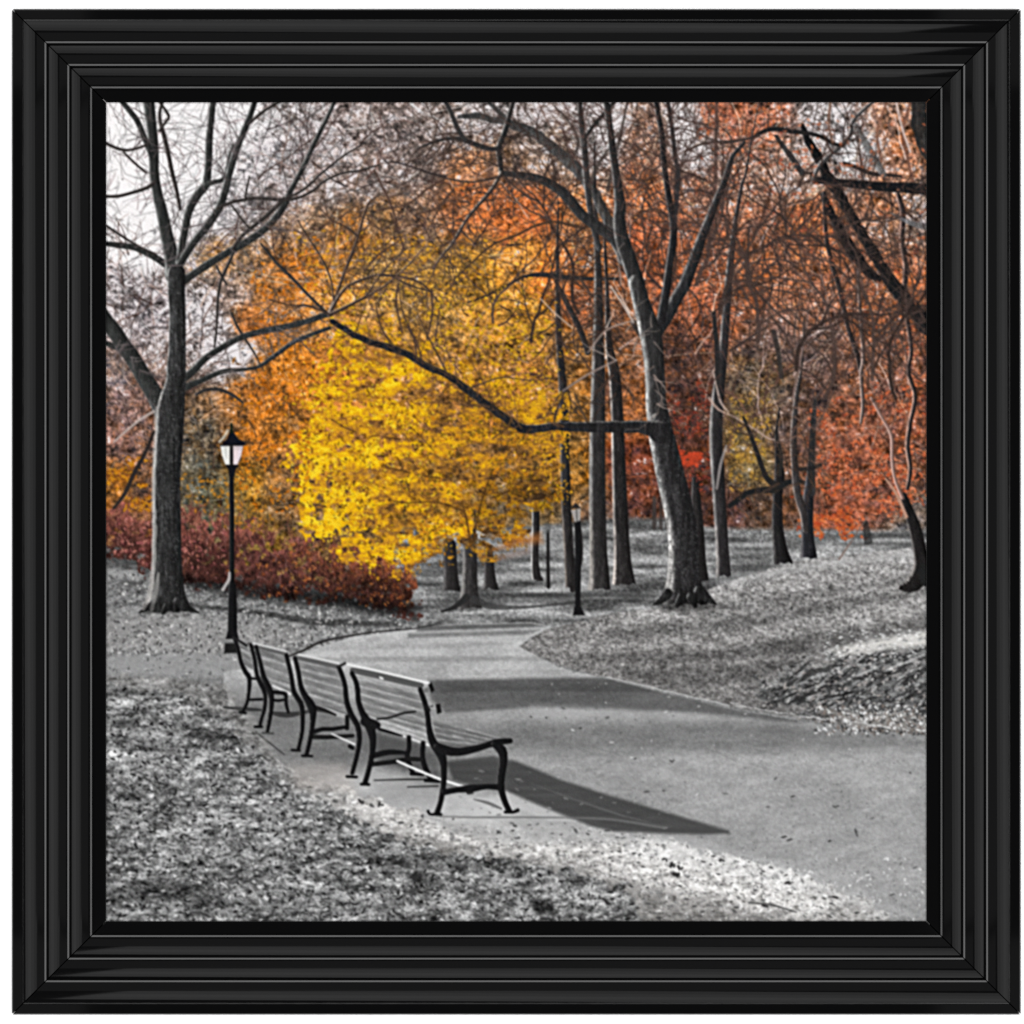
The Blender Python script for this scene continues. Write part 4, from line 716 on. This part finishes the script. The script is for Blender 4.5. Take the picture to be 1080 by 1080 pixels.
# ------------------------------------------------------------------ lamps and benches
K = (26, 26, 27)
LP = reg('street_lamp', 'black street lamp with white lantern printed beside the benches')
LPP = reg('post', None, LP); LPL = reg('lantern', None, LP); LPG = reg('glass_pane', None, LP); LPC = reg('lantern_cap', None, LP)
stroke([(244, 500, 5), (244.5, 540, 5), (244.5, 580, 5.2), (244.5, 618, 5.5)], K, (64, 62, 60), LPP, rimw=.25, smooth=False)
stroke([(245, 618, 8), (245, 632, 9.5), (245, 655, 10), (245, 668, 10.5)], K, (72, 72, 72), LPP, rimw=.22, smooth=False)
fill([(240, 666), (250, 666), (252, 674), (238, 674)], K, LPP)
fill([(237, 678), (251, 677), (251.5, 689), (236.5, 689)], (32,) * 3, LPP, .9)
fill([(234, 675), (252, 675), (252, 678.5), (234, 678.5)], (120,) * 3, LPP, .8, .8)
stroke([(235, 622, 3.4), (238, 617, 3.2), (241.5, 611, 3.4), (242, 604, 2.4)], (184, 180, 178), None, None, .85)
fill([(232, 469), (257, 469), (254, 482), (250, 491), (238.5, 491), (234.5, 482)], (40, 38, 38), LPL)
fill([(232.6, 470.5), (242.2, 470.5), (242.2, 490), (237.6, 490), (234, 480)], (226, 224, 218), LPG)
fill([(246, 470.5), (256.2, 470.5), (254.6, 480), (250.4, 490), (246, 490)], (226, 208, 210), LPG)
fill([(236, 471), (240, 471), (239.4, 484), (238, 484)], (182, 184, 180), None, .9, .6)
fill([(246, 470.5), (256, 470.5), (255.4, 474), (246, 475)], (180, 168, 172), None, .9, .6)
fill([(244.2, 453.5), (247, 457), (252, 463.5), (258.6, 466.4), (259, 469.6), (234.6, 469.6), (235, 466.4), (239, 463.5), (242, 457)], (22, 23, 30), LPC)
stroke([(244, 447, 2.2), (244, 456, 2.6)], (26, 34, 24), None, LPC, smooth=False)
stroke([(231.5, 466, 2.4), (236, 461, 2.6), (240, 454, 2.2)], (206, 204, 192), None, None, .75)
fill([(237.6, 490.6), (252.4, 490.6), (249, 494.6), (247, 503), (242, 503), (240.6, 494.6)], (24, 24, 28), LPL)
L2 = reg('street_lamp', 'small distant street lamp printed by the path'); L2P = reg('post', None, L2); L2G = reg('lantern', None, L2)
stroke([(609.5, 548, 6), (609.5, 580, 6.4), (609.5, 608, 6.4), (609.5, 630, 5.6), (609.5, 643, 6)], K, None, L2P, smooth=False)
fill([(606, 640), (613, 640), (617, 649), (604, 649)], K, L2P, .8)
fill([(602, 538), (612.5, 536), (612, 549), (606, 551)], (158, 152, 148), L2G)
stroke([(608, 537, 1.2), (608.6, 550, 1.2)], (60,) * 3, None, None, .8)
fill([(601, 536.5), (607, 530), (613, 536)], (50, 46, 44), L2G)
L3 = reg('street_lamp', 'tiny far street lamp printed under the trees'); L3P = reg('post', None, L3)
stroke([(578, 560, 3), (578, 600, 3.4), (578.5, 619, 4)], (34, 33, 33), None, L3P, smooth=False)
fill([(574, 552), (582, 552), (580, 562), (576, 562)], (90, 92, 92), None, .9, .7)

WOOD = reg('bench', 'tmp')  # placeholder index, never painted
def slats(pts, n, lo, hi, i, a=.9):
    """a quad of long slats: pts = top-left, top-right, bottom-right, bottom-left"""
    A, B, C, Dd = [np.array(p, float) for p in pts]
    lo *= .86; hi *= .9
    fill(pts, ((lo + hi) / 2,) * 3, i, .8)
    for k in range(n):
        for t, v, w in ((.12, hi, .34), (.62, (lo + hi) / 2 - 6, .3), (.95, lo, .16)):
            s = (k + t) / n; p = A + (Dd - A) * s; q = B + (C - B) * s
            h = max(.9, np.linalg.norm(Dd - A) / n * w)
            for j in range(6):
                u0, u1 = j / 6, (j + 1) / 6; vv = v + rnd.uniform(-9, 9)
                stroke([(*(p + (q - p) * u0), h), (*(p + (q - p) * u1), h)], (vv,) * 3, None, None, a * .8, smooth=False)
    sl, m = poly(pts, .8); ink[sl] *= (1 + m * .13 * st(fb(GX[sl] / 9 - GY[sl] / 18, GY[sl] / 1.6 - GX[sl] / 2.6 * .24 * 2, 141, 2), 3))[..., None]
def bench(label):
    b = reg('bench', label); return b, reg('backrest', None, b), reg('seat', None, b), reg('end_frame', None, b), reg('end_frame', None, b), reg('armrest', None, b)
def iron(P, i): stroke([(x, y, w * 1.1) for x, y, w in P], K, (74, 73, 72), i, rimw=.18)
# farthest
b, bb, bs, f1, f2, ba = bench('farthest of the four printed benches in the row, nearest the lamp')
slats([(252, 676), (262, 681), (267, 706), (258, 700)], 3, 110, 160, bb)
iron([(247, 673, 3.4), (251, 684, 3.6), (254, 698, 3.8), (259, 709, 4.4), (263, 715, 4.6), (262.5, 729, 3.6), (260.5, 741, 3.4), (256, 750, 3.4)], f1)
stroke([(264, 715.5, 2.6), (272, 716, 2.6)], K, None, bs); stroke([(263, 738, 2.8), (278, 737.5, 2.8)], K, None, f1)
stroke([(247, 673, 2.6), (254, 677, 2.8), (260, 681, 2.6)], (40,) * 3, None, bb)
stroke([(253, 751, 3), (259, 752, 3)], K, None, f1)
iron([(264.5, 680, 3.4), (267, 689, 3.6), (269, 698, 3.8), (271, 712, 4.2), (276, 723, 4.6), (279.5, 732, 4.2), (279, 747, 3.8), (276, 757, 3.4), (274, 765, 3.6)], f2)
stroke([(269, 766.5, 3), (276, 766.5, 3)], K, None, f2)
# third
b, bb, bs, f1, f2, ba = bench('third printed bench away, half hidden by the row')
slats([(269, 680), (302, 690), (312, 735), (284, 724)], 4, 112, 172, bb)
stroke([(267, 678.5, 2.2), (284, 682.5, 2.4), (301, 687, 2.4)], (198,) * 3, None, bb); stroke([(270, 682, 3.4), (286, 686, 3.6), (302, 690, 3.6)], (92,) * 3, None, bb, .9)
stroke([(288, 723.5, 2.6), (297, 727.5, 3), (306, 732, 3)], (200,) * 3, None, bs)
iron([(288, 730, 4), (296, 730.6, 3.6), (301, 732, 4), (301.5, 738, 3.6), (302, 744, 3.2), (304, 751, 3)], f1)
stroke([(286, 738, 3), (294, 739, 3), (301, 737.5, 3)], K, None, f1)
iron([(270, 682, 3.6), (274.5, 699, 4), (278, 714, 5), (284, 727, 6), (286.5, 738, 5), (285, 755, 4), (282, 771, 3.6)], f1)
stroke([(277, 773, 2.4), (288, 773.5, 2.4)], (60,) * 3, None, None, .8)
iron([(302, 691, 4), (307, 712, 4.2), (310, 730, 4.6), (317, 741, 5), (319, 752, 4.6), (318.5, 772, 4), (314.5, 790, 3.8)], f2)
stroke([(308, 791, 2.8), (316, 791.5, 2.8)], K, None, f2)
# second
b, bb, bs, f1, f2, ba = bench('second printed bench, behind the nearest one')
slats([(313, 695), (357, 705), (368, 754), (328, 740)], 5, 112, 176, bb)
stroke([(315, 690.5, 2.4), (336, 695, 2.6), (357, 699.6, 2.6)], (206,) * 3, None, bb); stroke([(315, 694, 4.4), (336, 698.6, 4.6), (357, 703.4, 4.6)], (88,) * 3, None, bb, .92)
fill([(330, 742), (366, 754), (366, 758), (356, 756), (334, 748)], (168,) * 3, bs, .9)
stroke([(332, 746, 5), (342, 749, 4), (354, 754, 2)], (34,) * 3, None, bs)
iron([(366, 756, 4.4), (366, 768, 4.2)], f1)
stroke([(331, 772, 5), (340, 769, 4.6), (350, 769, 4.4), (366, 766.5, 4)], K, None, f1); stroke([(329, 777, 5), (345, 777.5, 4.6), (372, 776, 4)], (32,) * 3, None, f1)
stroke([(350, 774, 1.6), (362, 779.5, 2), (374, 785, 2)], (214,) * 3, None, bs)
stroke([(369, 787, 4.4), (372, 789, 4)], K, None, f1)
iron([(311, 694, 4), (314.5, 708, 4.4), (317.5, 725, 4.8), (323, 736, 6.4), (329, 746, 8.4), (330, 760, 5.2), (326.5, 782, 4.4), (323, 796, 4.4)], f1)
stroke([(319, 797, 2.8), (329, 797.5, 2.6)], K, None, f1)
iron([(357.5, 704, 4.2), (361, 713, 4.4), (364, 724, 4.6), (365.6, 740, 5), (371, 755, 5.4), (377, 765, 5.4), (379, 779, 5), (376.5, 796, 4.6), (371.5, 815, 4.4)], f2)
stroke([(366, 819, 3), (376, 819.5, 3)], K, None, f2)
# nearest
b, bb, bs, f1, f2, ba = bench('nearest printed bench, its whole iron end in view')
mul([(394, 770), (450, 786), (464, 800), (464, 820), (400, 806)], .82, 4)
slats([(372, 713), (444, 730), (452, 776), (386, 757)], 5, 108, 182, bb)
slats([(386, 755), (452, 775), (458, 789), (402, 768)], 2, 140, 214, bs)
slats([(456, 758.5), (531, 779), (505, 788), (462, 786)], 4, 84, 168, bs)
stroke([(400, 767.4, 2.2), (425, 776, 2.4), (452, 786, 2.6)], (206,) * 3, None, bs)
stroke([(364, 700, 2.4), (390, 706, 3), (420, 713, 3), (452, 720.5, 3)], (224,) * 3, None, bb); stroke([(372, 707, 6), (390, 710.5, 6.6), (420, 717.5, 6.6), (444, 723, 6)], (84,) * 3, None, bb, .95)
for x, y in [(401, 714.6), (403, 715.4)]: stroke([(x, y, 2.2), (x + .5, y + .4, 2.2)], (235,) * 3, None, None, .9)
stroke([(398, 758.4, 2.4), (412, 756.7, 2.4), (422, 753, 2.6), (430, 751.4, 2.8), (438, 750.5, 2)], (46,) * 3, None, ba)
iron([(400, 769, 3), (412, 772.5, 2.6), (424, 776, 1.4)], bs)
iron([(431, 778, 4.8), (431, 790, 5), (429, 799, 5), (435, 814, 4)], f1); iron([(446, 784, 5), (445.5, 799, 5), (449, 811, 5), (454.5, 822, 4.4)], f2)
stroke([(434, 816, 4), (446, 817, 3)], K, None, f1); stroke([(449, 823, 4), (463, 824, 3.4)], K, None, f2)
stroke([(394, 797, 6), (410, 793.4, 6), (427, 794.5, 5)], K, None, f1); stroke([(393, 806, 5), (418, 803, 5), (430, 800.5, 5), (444, 801, 4.6)], (30,) * 3, None, f1)
stroke([(396, 801, 1), (412, 797, 1.2), (426, 796, 1)], (90,) * 3, None, None, .7)
stroke([(419, 802.6, 2.2), (440, 812, 2.6), (463, 821.4, 2.6), (471, 824, 2.6), (482, 827.5, 2.4), (489, 829.4, 1.8)], (232,) * 3, None, bs)
iron([(371, 710, 4.2), (375, 718, 4.4), (377, 727, 5), (378, 740, 5), (382.5, 752.6, 6), (389, 764, 9), (392.7, 776, 7.4), (393, 788, 6), (391.5, 800, 5.4), (388, 815, 5), (385, 825, 5.4)], f1)
stroke([(385, 761, 10), (394, 764, 10), (398, 765, 7)], K, None, f1)
stroke([(356, 703.4, 3), (360, 701.6, 3), (364, 699.6, 2.6)], (52,) * 3, None, f1)
stroke([(381, 827, 3), (389, 827.4, 3)], K, None, f1)
# its near end frame
iron([(443, 727, 4.4), (446, 735, 4.8), (449, 744.5, 5), (451, 755, 5), (452.5, 768, 5.6), (455, 779, 7), (459.5, 787.5, 8.4), (465, 795, 9), (467.8, 806, 6.6), (468, 824, 5.4), (466.4, 836, 5.4), (464.6, 846, 5), (461, 857, 5.6)], f2)
stroke([(458, 858.6, 3.2), (465, 859, 3)], K, None, f2); stroke([(451.5, 855.5, 3), (453, 858.4, 2.4), (457, 859.2, 2.4)], K, None, f2)
iron([(462, 788, 8), (470, 791.4, 9), (484, 793, 8), (502, 789.6, 6.6), (512, 786.5, 6), (521, 783.6, 6.6), (530, 782, 6), (538, 781.4, 5)], bs)
iron([(522, 785, 7), (529, 791, 9), (531, 800, 8), (529.6, 812, 7.4), (528, 826, 7), (530, 838, 6), (533.5, 848, 5.4), (537, 855, 5.4)], f2)
stroke([(533, 856.4, 3.4), (541, 856.6, 3.2), (546, 854.6, 4)], K, None, f2)
iron([(468.5, 835.5, 6), (482, 833, 5.4), (496, 831.6, 7.4), (504, 830.8, 6), (514, 829.6, 5), (527.5, 830.4, 6)], f2)
stroke([(494, 836, 4), (498, 836, 3)], (34,) * 3, None, f2, .9)
fill([(451.5, 722), (455, 719.5), (458.4, 728), (454.8, 730.6)], (24,) * 3, bb); fill([(459.4, 743), (464, 742), (466, 751.6), (461, 753)], (26,) * 3, bb)
stroke([(450, 745, 4), (452.6, 749, 3.6)], (34,) * 3, None, f2)
fill([(446, 727), (452, 724), (453, 730), (447, 731)], (108,) * 3, bb, .8)
# ------------------------------------------------------------------ how the print looks up close: soft dots with sharpened edges
soft = blur(ink, .9)
ink = np.clip(soft + .8 * (soft - blur(soft, 2.0)), 0, 255)
ink += (rng.normal(0, 2.2, (H, W, 1)) + rng.normal(0, 1.2, (H, W, 3)))
ink = np.clip(ink, 4, 250)
left_over = (ids == LAWN_FAR) & (GY > 660)
ids[left_over & (GX > 500)] = SLOPE; ids[left_over & (GX <= 500) & (GY < 720)] = PATH; ids[left_over & (GX <= 500) & (GY >= 720)] = LAWN
# ------------------------------------------------------------------ the real objects
import bpy
from mathutils import Vector
SC = bpy.context.scene; COL = SC.collection
DIST = 4.0                      # camera to the wall, metres
PRINT_H = 0.006                 # paper stands this far off the wall
CX, CY = 544.5, 539.75          # middle of the picture (millimetres on the paper)
def link(o, parent=None):
    COL.objects.link(o)
    if parent: o.parent = parent
    return o
def empty(name, parent=None):
    o = bpy.data.objects.new(name, None); o.empty_display_size = .02; return link(o, parent)
def mat(name):
    m = bpy.data.materials.new(name); m.use_nodes = True; return m, m.node_tree, m.node_tree.nodes['Principled BSDF']
# materials
EXPO = 1.6                      # how brightly the lamps light the picture (paper white shows as albedo * EXPO)
mi, nt, bs_ = mat('printed_ink')
at = nt.nodes.new('ShaderNodeAttribute'); at.attribute_name = 'ink'
tc = nt.nodes.new('ShaderNodeTexCoord'); nz = nt.nodes.new('ShaderNodeTexNoise'); nz.inputs['Scale'].default_value = 900; nz.inputs['Detail'].default_value = 2
mr = nt.nodes.new('ShaderNodeMapRange'); mr.inputs['To Min'].default_value = .97; mr.inputs['To Max'].default_value = 1.03
vm = nt.nodes.new('ShaderNodeVectorMath'); vm.operation = 'SCALE'
nt.links.new(tc.outputs['Object'], nz.inputs['Vector']); nt.links.new(nz.outputs['Fac'], mr.inputs['Value'])
nt.links.new(at.outputs['Color'], vm.inputs[0]); nt.links.new(mr.outputs['Result'], vm.inputs['Scale']); nt.links.new(vm.outputs['Vector'], bs_.inputs['Base Color'])
bs_.inputs['Roughness'].default_value = .9; bs_.inputs['Specular IOR Level'].default_value = .0
mf, nt, bf = mat('black_lacquer')
tc = nt.nodes.new('ShaderNodeTexCoord'); nz = nt.nodes.new('ShaderNodeTexNoise'); nz.inputs['Scale'].default_value = 60; nz.inputs['Detail'].default_value = 5
mr = nt.nodes.new('ShaderNodeMapRange'); mr.inputs['To Min'].default_value = .035; mr.inputs['To Max'].default_value = .075
nt.links.new(tc.outputs['Object'], nz.inputs['Vector']); nt.links.new(nz.outputs['Fac'], mr.inputs['Value']); nt.links.new(mr.outputs['Result'], bf.inputs['Roughness'])
bf.inputs['Base Color'].default_value = (.0017, .0017, .0018, 1); bf.inputs['Specular IOR Level'].default_value = .22
mb, nt, bb_ = mat('black_board'); bb_.inputs['Base Color'].default_value = (.001, .001, .001, 1); bb_.inputs['Roughness'].default_value = 1; bb_.inputs['Specular IOR Level'].default_value = 0
mw, nt, bw = mat('white_wall_paint')
tc = nt.nodes.new('ShaderNodeTexCoord'); nz = nt.nodes.new('ShaderNodeTexNoise'); nz.inputs['Scale'].default_value = 30
mr = nt.nodes.new('ShaderNodeMapRange'); mr.inputs['To Min'].default_value = .90; mr.inputs['To Max'].default_value = .92
cb = nt.nodes.new('ShaderNodeCombineColor')
nt.links.new(tc.outputs['Object'], nz.inputs['Vector']); nt.links.new(nz.outputs['Fac'], mr.inputs['Value'])
for k in range(3): nt.links.new(mr.outputs['Result'], cb.inputs[k])
nt.links.new(cb.outputs['Color'], bw.inputs['Base Color']); bw.inputs['Roughness'].default_value = 1; bw.inputs['Specular IOR Level'].default_value = 0

def P(px, py, h):
    """a point seen at paper position (px, py), h metres off the wall"""
    s = (DIST - h) / (DIST - PRINT_H)
    return ((px - 540) / 1000 * s, -h, (540 - py) / 1000 * s)
def mesh(name, verts, faces, m, parent, smooth=False):
    me = bpy.data.meshes.new(name); me.from_pydata(verts, [], faces); me.materials.append(m); me.update()
    if smooth:
        for f in me.polygons: f.use_smooth = True
        me.set_sharp_from_angle(angle=math.radians(9))
    return link(bpy.data.objects.new(name, me), parent)

root = empty('framed_print')
root['label'] = 'black ridged wooden frame holding a square print of an autumn park with benches'
root['category'] = 'framed picture'
# --- wall
mesh_w = mesh('backdrop', [(-4, 0, -4), (4, 0, -4), (4, 0, 4), (-4, 0, 4), (-4, .1, -4), (4, .1, -4), (4, .1, 4), (-4, .1, 4)],
              [(0, 1, 2, 3), (7, 6, 5, 4), (0, 4, 5, 1), (1, 5, 6, 2), (2, 6, 7, 3), (3, 7, 4, 0)], mw, None)
mesh_w['kind'] = 'structure'
# --- moulding profile: s = millimetres in from the outer edge, h = millimetres off the wall
BEV = math.tan(math.radians(28))       # bright inner edge of each reed
prof = [(0.2, 1.0), (0.0, 13.4), (0.4, 14.4), (1.1, 14.7), (10.6, 14.0), (10.9, 13.4), (11.4, 13.4), (12.6, 13.75)]
def band(s0, s1, h1, t0=15.5, t1=-2.0, n=20):
    """convex reed: tilts outward by t0 degrees at s0, t1 at s1; ends at height h1"""
    pts = []; h = h1
    for k in range(n, -1, -1):
        u = k / n; s = s0 + (s1 - s0) * u
        pts.append((s, h)); tt = t0 + (t1 - t0) * (u - .5 / n)
        h -= math.tan(math.radians(tt)) * (s1 - s0) / n
    return pts[::-1]
prof += band(12.7, 34.7, 16.3)
prof += [(36.5, 16.3 - 1.8 * BEV * 1.09), (36.6, 11.4), (37.7, 11.4)]
prof += band(37.8, 58.9, 14.0) + [(60.7, 14.0 - 1.8 * BEV * 1.05), (60.8, 9.2), (61.9, 9.2)]
prof += band(62.0, 83.0, 11.8) + [(84.8, 11.8 - 1.8 * BEV), (84.9, 8.9), (86.1, 8.9), (99.4, 7.5), (99.8, 7.3), (99.9, 6.3), (97.0, 1.0)]
OX0, OY0, OX1, OY1 = 12.4, 9.4, 1076.6, 1070.1
IX0, IY0, IX1, IY1 = 112, 108, 977, 971.5
def rail(side):
    G = 0.75                                        # half of the mitre gap
    V = []
    for end in (0, 1):
        for s, h in prof:
            u = s / 99.9
            l = OX0 + (IX0 - OX0) * u; r = OX1 + (IX1 - OX1) * u; t = OY0 + (IY0 - OY0) * u; b = OY1 + (IY1 - OY1) * u
            if side == 'top': p = ((l + G, t) if end == 0 else (r - G, t))
            elif side == 'bottom': p = ((r - G, b) if end == 0 else (l + G, b))
            elif side == 'left': p = ((l, b - G) if end == 0 else (l, t + G))
            else: p = ((r, t + G) if end == 0 else (r, b - G))
            V.append(P(p[0], p[1], h / 1000))
    n = len(prof)
    Fc = [(k, k + 1, n + k + 1, n + k) for k in range(n - 1)] + [(n - 1, 0, n, 2 * n - 1)]
    Fc += [tuple(range(n))[::-1], tuple(range(n, 2 * n))]
    o = mesh('frame_rail', V, Fc, mf, root, True)
    # outward normals
    import bmesh
    bm = bmesh.new(); bm.from_mesh(o.data); bmesh.ops.recalc_face_normals(bm, faces=bm.faces[:]); bm.to_mesh(o.data); bm.free()
    for f in o.data.polygons:
        if len(f.vertices) > 4: f.use_smooth = False
    o.data.set_sharp_from_angle(angle=math.radians(9))
for sd_ in ('top', 'right', 'bottom', 'left'): rail(sd_)
# --- board behind the paper
a_, b_ = P(OX0 + 4, OY1 - 4, .001), P(OX1 - 4, OY0 + 4, .001)
x0, z0, x1, z1 = a_[0], a_[2], b_[0], b_[2]; y0, y1 = -.0008, -.0052
mesh('backing_board', [(x0, y0, z0), (x1, y0, z0), (x1, y0, z1), (x0, y0, z1), (x0, y1, z0), (x1, y1, z0), (x1, y1, z1), (x0, y1, z1)],
     [(4, 5, 6, 7), (3, 2, 1, 0), (0, 1, 5, 4), (1, 2, 6, 5), (2, 3, 7, 6), (3, 0, 4, 7)], mb, root)
# --- the print: one sheet of paper, every printed thing its own piece of it
lin = np.clip(ink, 0, 255) / 255.0
lin = np.where(lin <= .04045, lin / 12.92, ((lin + .055) / 1.055) ** 2.4) / EXPO
sx = (GX - 540) / 1000; sz = (540 - GY) / 1000
XYZ = np.stack([sx, np.full_like(sx, -PRINT_H), sz], -1).reshape(-1, 3).astype(np.float32)
RGBA = np.concatenate([lin, np.ones((H, W, 1))], -1).reshape(-1, 4).astype(np.float32)
vi = np.arange(H * W).reshape(H, W)
Q = np.stack([vi[:-1, :-1], vi[1:, :-1], vi[1:, 1:], vi[:-1, 1:]], -1).reshape(-1, 4)
FID = ids[:-1, :-1].reshape(-1)
objs = {}
has_kids = {p for _, _, p in REG if p is not None}
counts = np.bincount(FID, minlength=len(REG))
for k, (name, label, par) in enumerate(REG):
    kids = [j for j, r in enumerate(REG) if r[2] == k and counts[j]]
    if not counts[k] and not kids: continue
    p = objs.get(par, root)
    if not counts[k]: o = empty(name, p)
    else:
        f = Q[FID == k]; u, inv = np.unique(f, return_inverse=True)
        me = bpy.data.meshes.new(name); me.vertices.add(len(u)); me.loops.add(f.size); me.polygons.add(len(f))
        me.vertices.foreach_set('co', XYZ[u].ravel()); me.loops.foreach_set('vertex_index', inv.astype(np.int32).ravel())
        me.polygons.foreach_set('loop_start', np.arange(0, f.size, 4, dtype=np.int32))
        ca = me.color_attributes.new('ink', 'FLOAT_COLOR', 'POINT'); ca.data.foreach_set('color', RGBA[u].ravel())
        me.materials.append(mi); me.update(calc_edges=True)
        o = link(bpy.data.objects.new(name, me), p)
    if label: o['label'] = label
    objs[k] = o

# ------------------------------------------------------------------ camera and lamps
cam = bpy.data.cameras.new('camera'); co = link(bpy.data.objects.new('camera', cam))
co.location = (0, -DIST, 0); co.rotation_euler = (math.pi / 2, 0, 0)
cam.sensor_width = 36; cam.lens = 36 * (DIST - PRINT_H) / 1.080; cam.clip_end = 100; SC.camera = co
wd = bpy.data.worlds.new('World'); SC.world = wd; wd.use_nodes = True
wd.node_tree.nodes['Background'].inputs[0].default_value = (1, 1, 1, 1); wd.node_tree.nodes['Background'].inputs[1].default_value = 0.05
def lamp(x, z, w, h, rot, rad):
    """a softbox parallel to the wall, 2 m in front of it; rad = its radiance"""
    l = bpy.data.lights.new('softbox', 'AREA'); l.shape = 'RECTANGLE'; l.size = w; l.size_y = h; l.energy = rad * w * h * math.pi
    o = link(bpy.data.objects.new('softbox', l)); o.location = (x, -2.0, z); o.rotation_euler = (math.pi / 2, 0, 0)
    o.rotation_mode = 'QUATERNION'
    from mathutils import Quaternion
    o.rotation_quaternion = Quaternion((0, 1, 0), math.radians(rot)) @ Quaternion((1, 0, 0), math.radians(90))
    return o
KEY, SHEEN = 7.0, 1.7
for x, z, w, h in ((0, 2.85, 4.4, 1.4), (0, -2.85, 4.4, 1.4), (-2.85, 0, 1.4, 4.4), (2.85, 0, 1.4, 4.4)):
    lamp(x, z, w, h, 0, KEY)
# inner softboxes, hung a little askew: their edges draw the slanting gloss on the reeds
def corner(cx, cz, w, h, rot):
    """one softbox in four strips, dimmer towards the picture; rot: its tilt"""
    out = Vector((cx, 0, cz)); out.normalize()
    ax = Vector((0, 0, 1 if cz > 0 else -1)) if abs(cz) > abs(cx) else Vector((1 if cx > 0 else -1, 0, 0))
    from mathutils import Quaternion
    d = Quaternion((0, 1, 0), math.radians(rot)) @ ax; L = h if abs(cz) > abs(cx) else w
    for k, r in enumerate((.62, .8, 1.0, .85)):
        off = d * (L * (k + .5) / 4 - L / 2)
        if abs(cz) > abs(cx): lamp(cx + off.x, cz + off.z, w, L / 4, rot, SHEEN * r)
        else: lamp(cx + off.x, cz + off.z, L / 4, h, rot, SHEEN * r)
for x, z, w, h in ((0, .92, 2.2, .5), (0, -.92, 2.2, .5), (-.92, 0, .5, 1.3), (.92, 0, .5, 1.3)):
    lamp(x, z, w, h, 0, .28)
corner(-0.30, 1.62, 2.0, 0.80, 14)
corner(0.30, -1.62, 2.0, 0.80, 14)
corner(-1.56, 0.0, 0.84, 2.2, -6)
corner(1.56, 0.0, 0.84, 2.2, -6)
SC.view_settings.view_transform = 'Standard'; SC.view_settings.look = 'None'
SC.view_settings.exposure = 0; SC.view_settings.gamma = 1; SC.view_settings.use_curve_mapping = False
SC.render.engine = 'CYCLES'; SC.cycles.max_bounces = 4
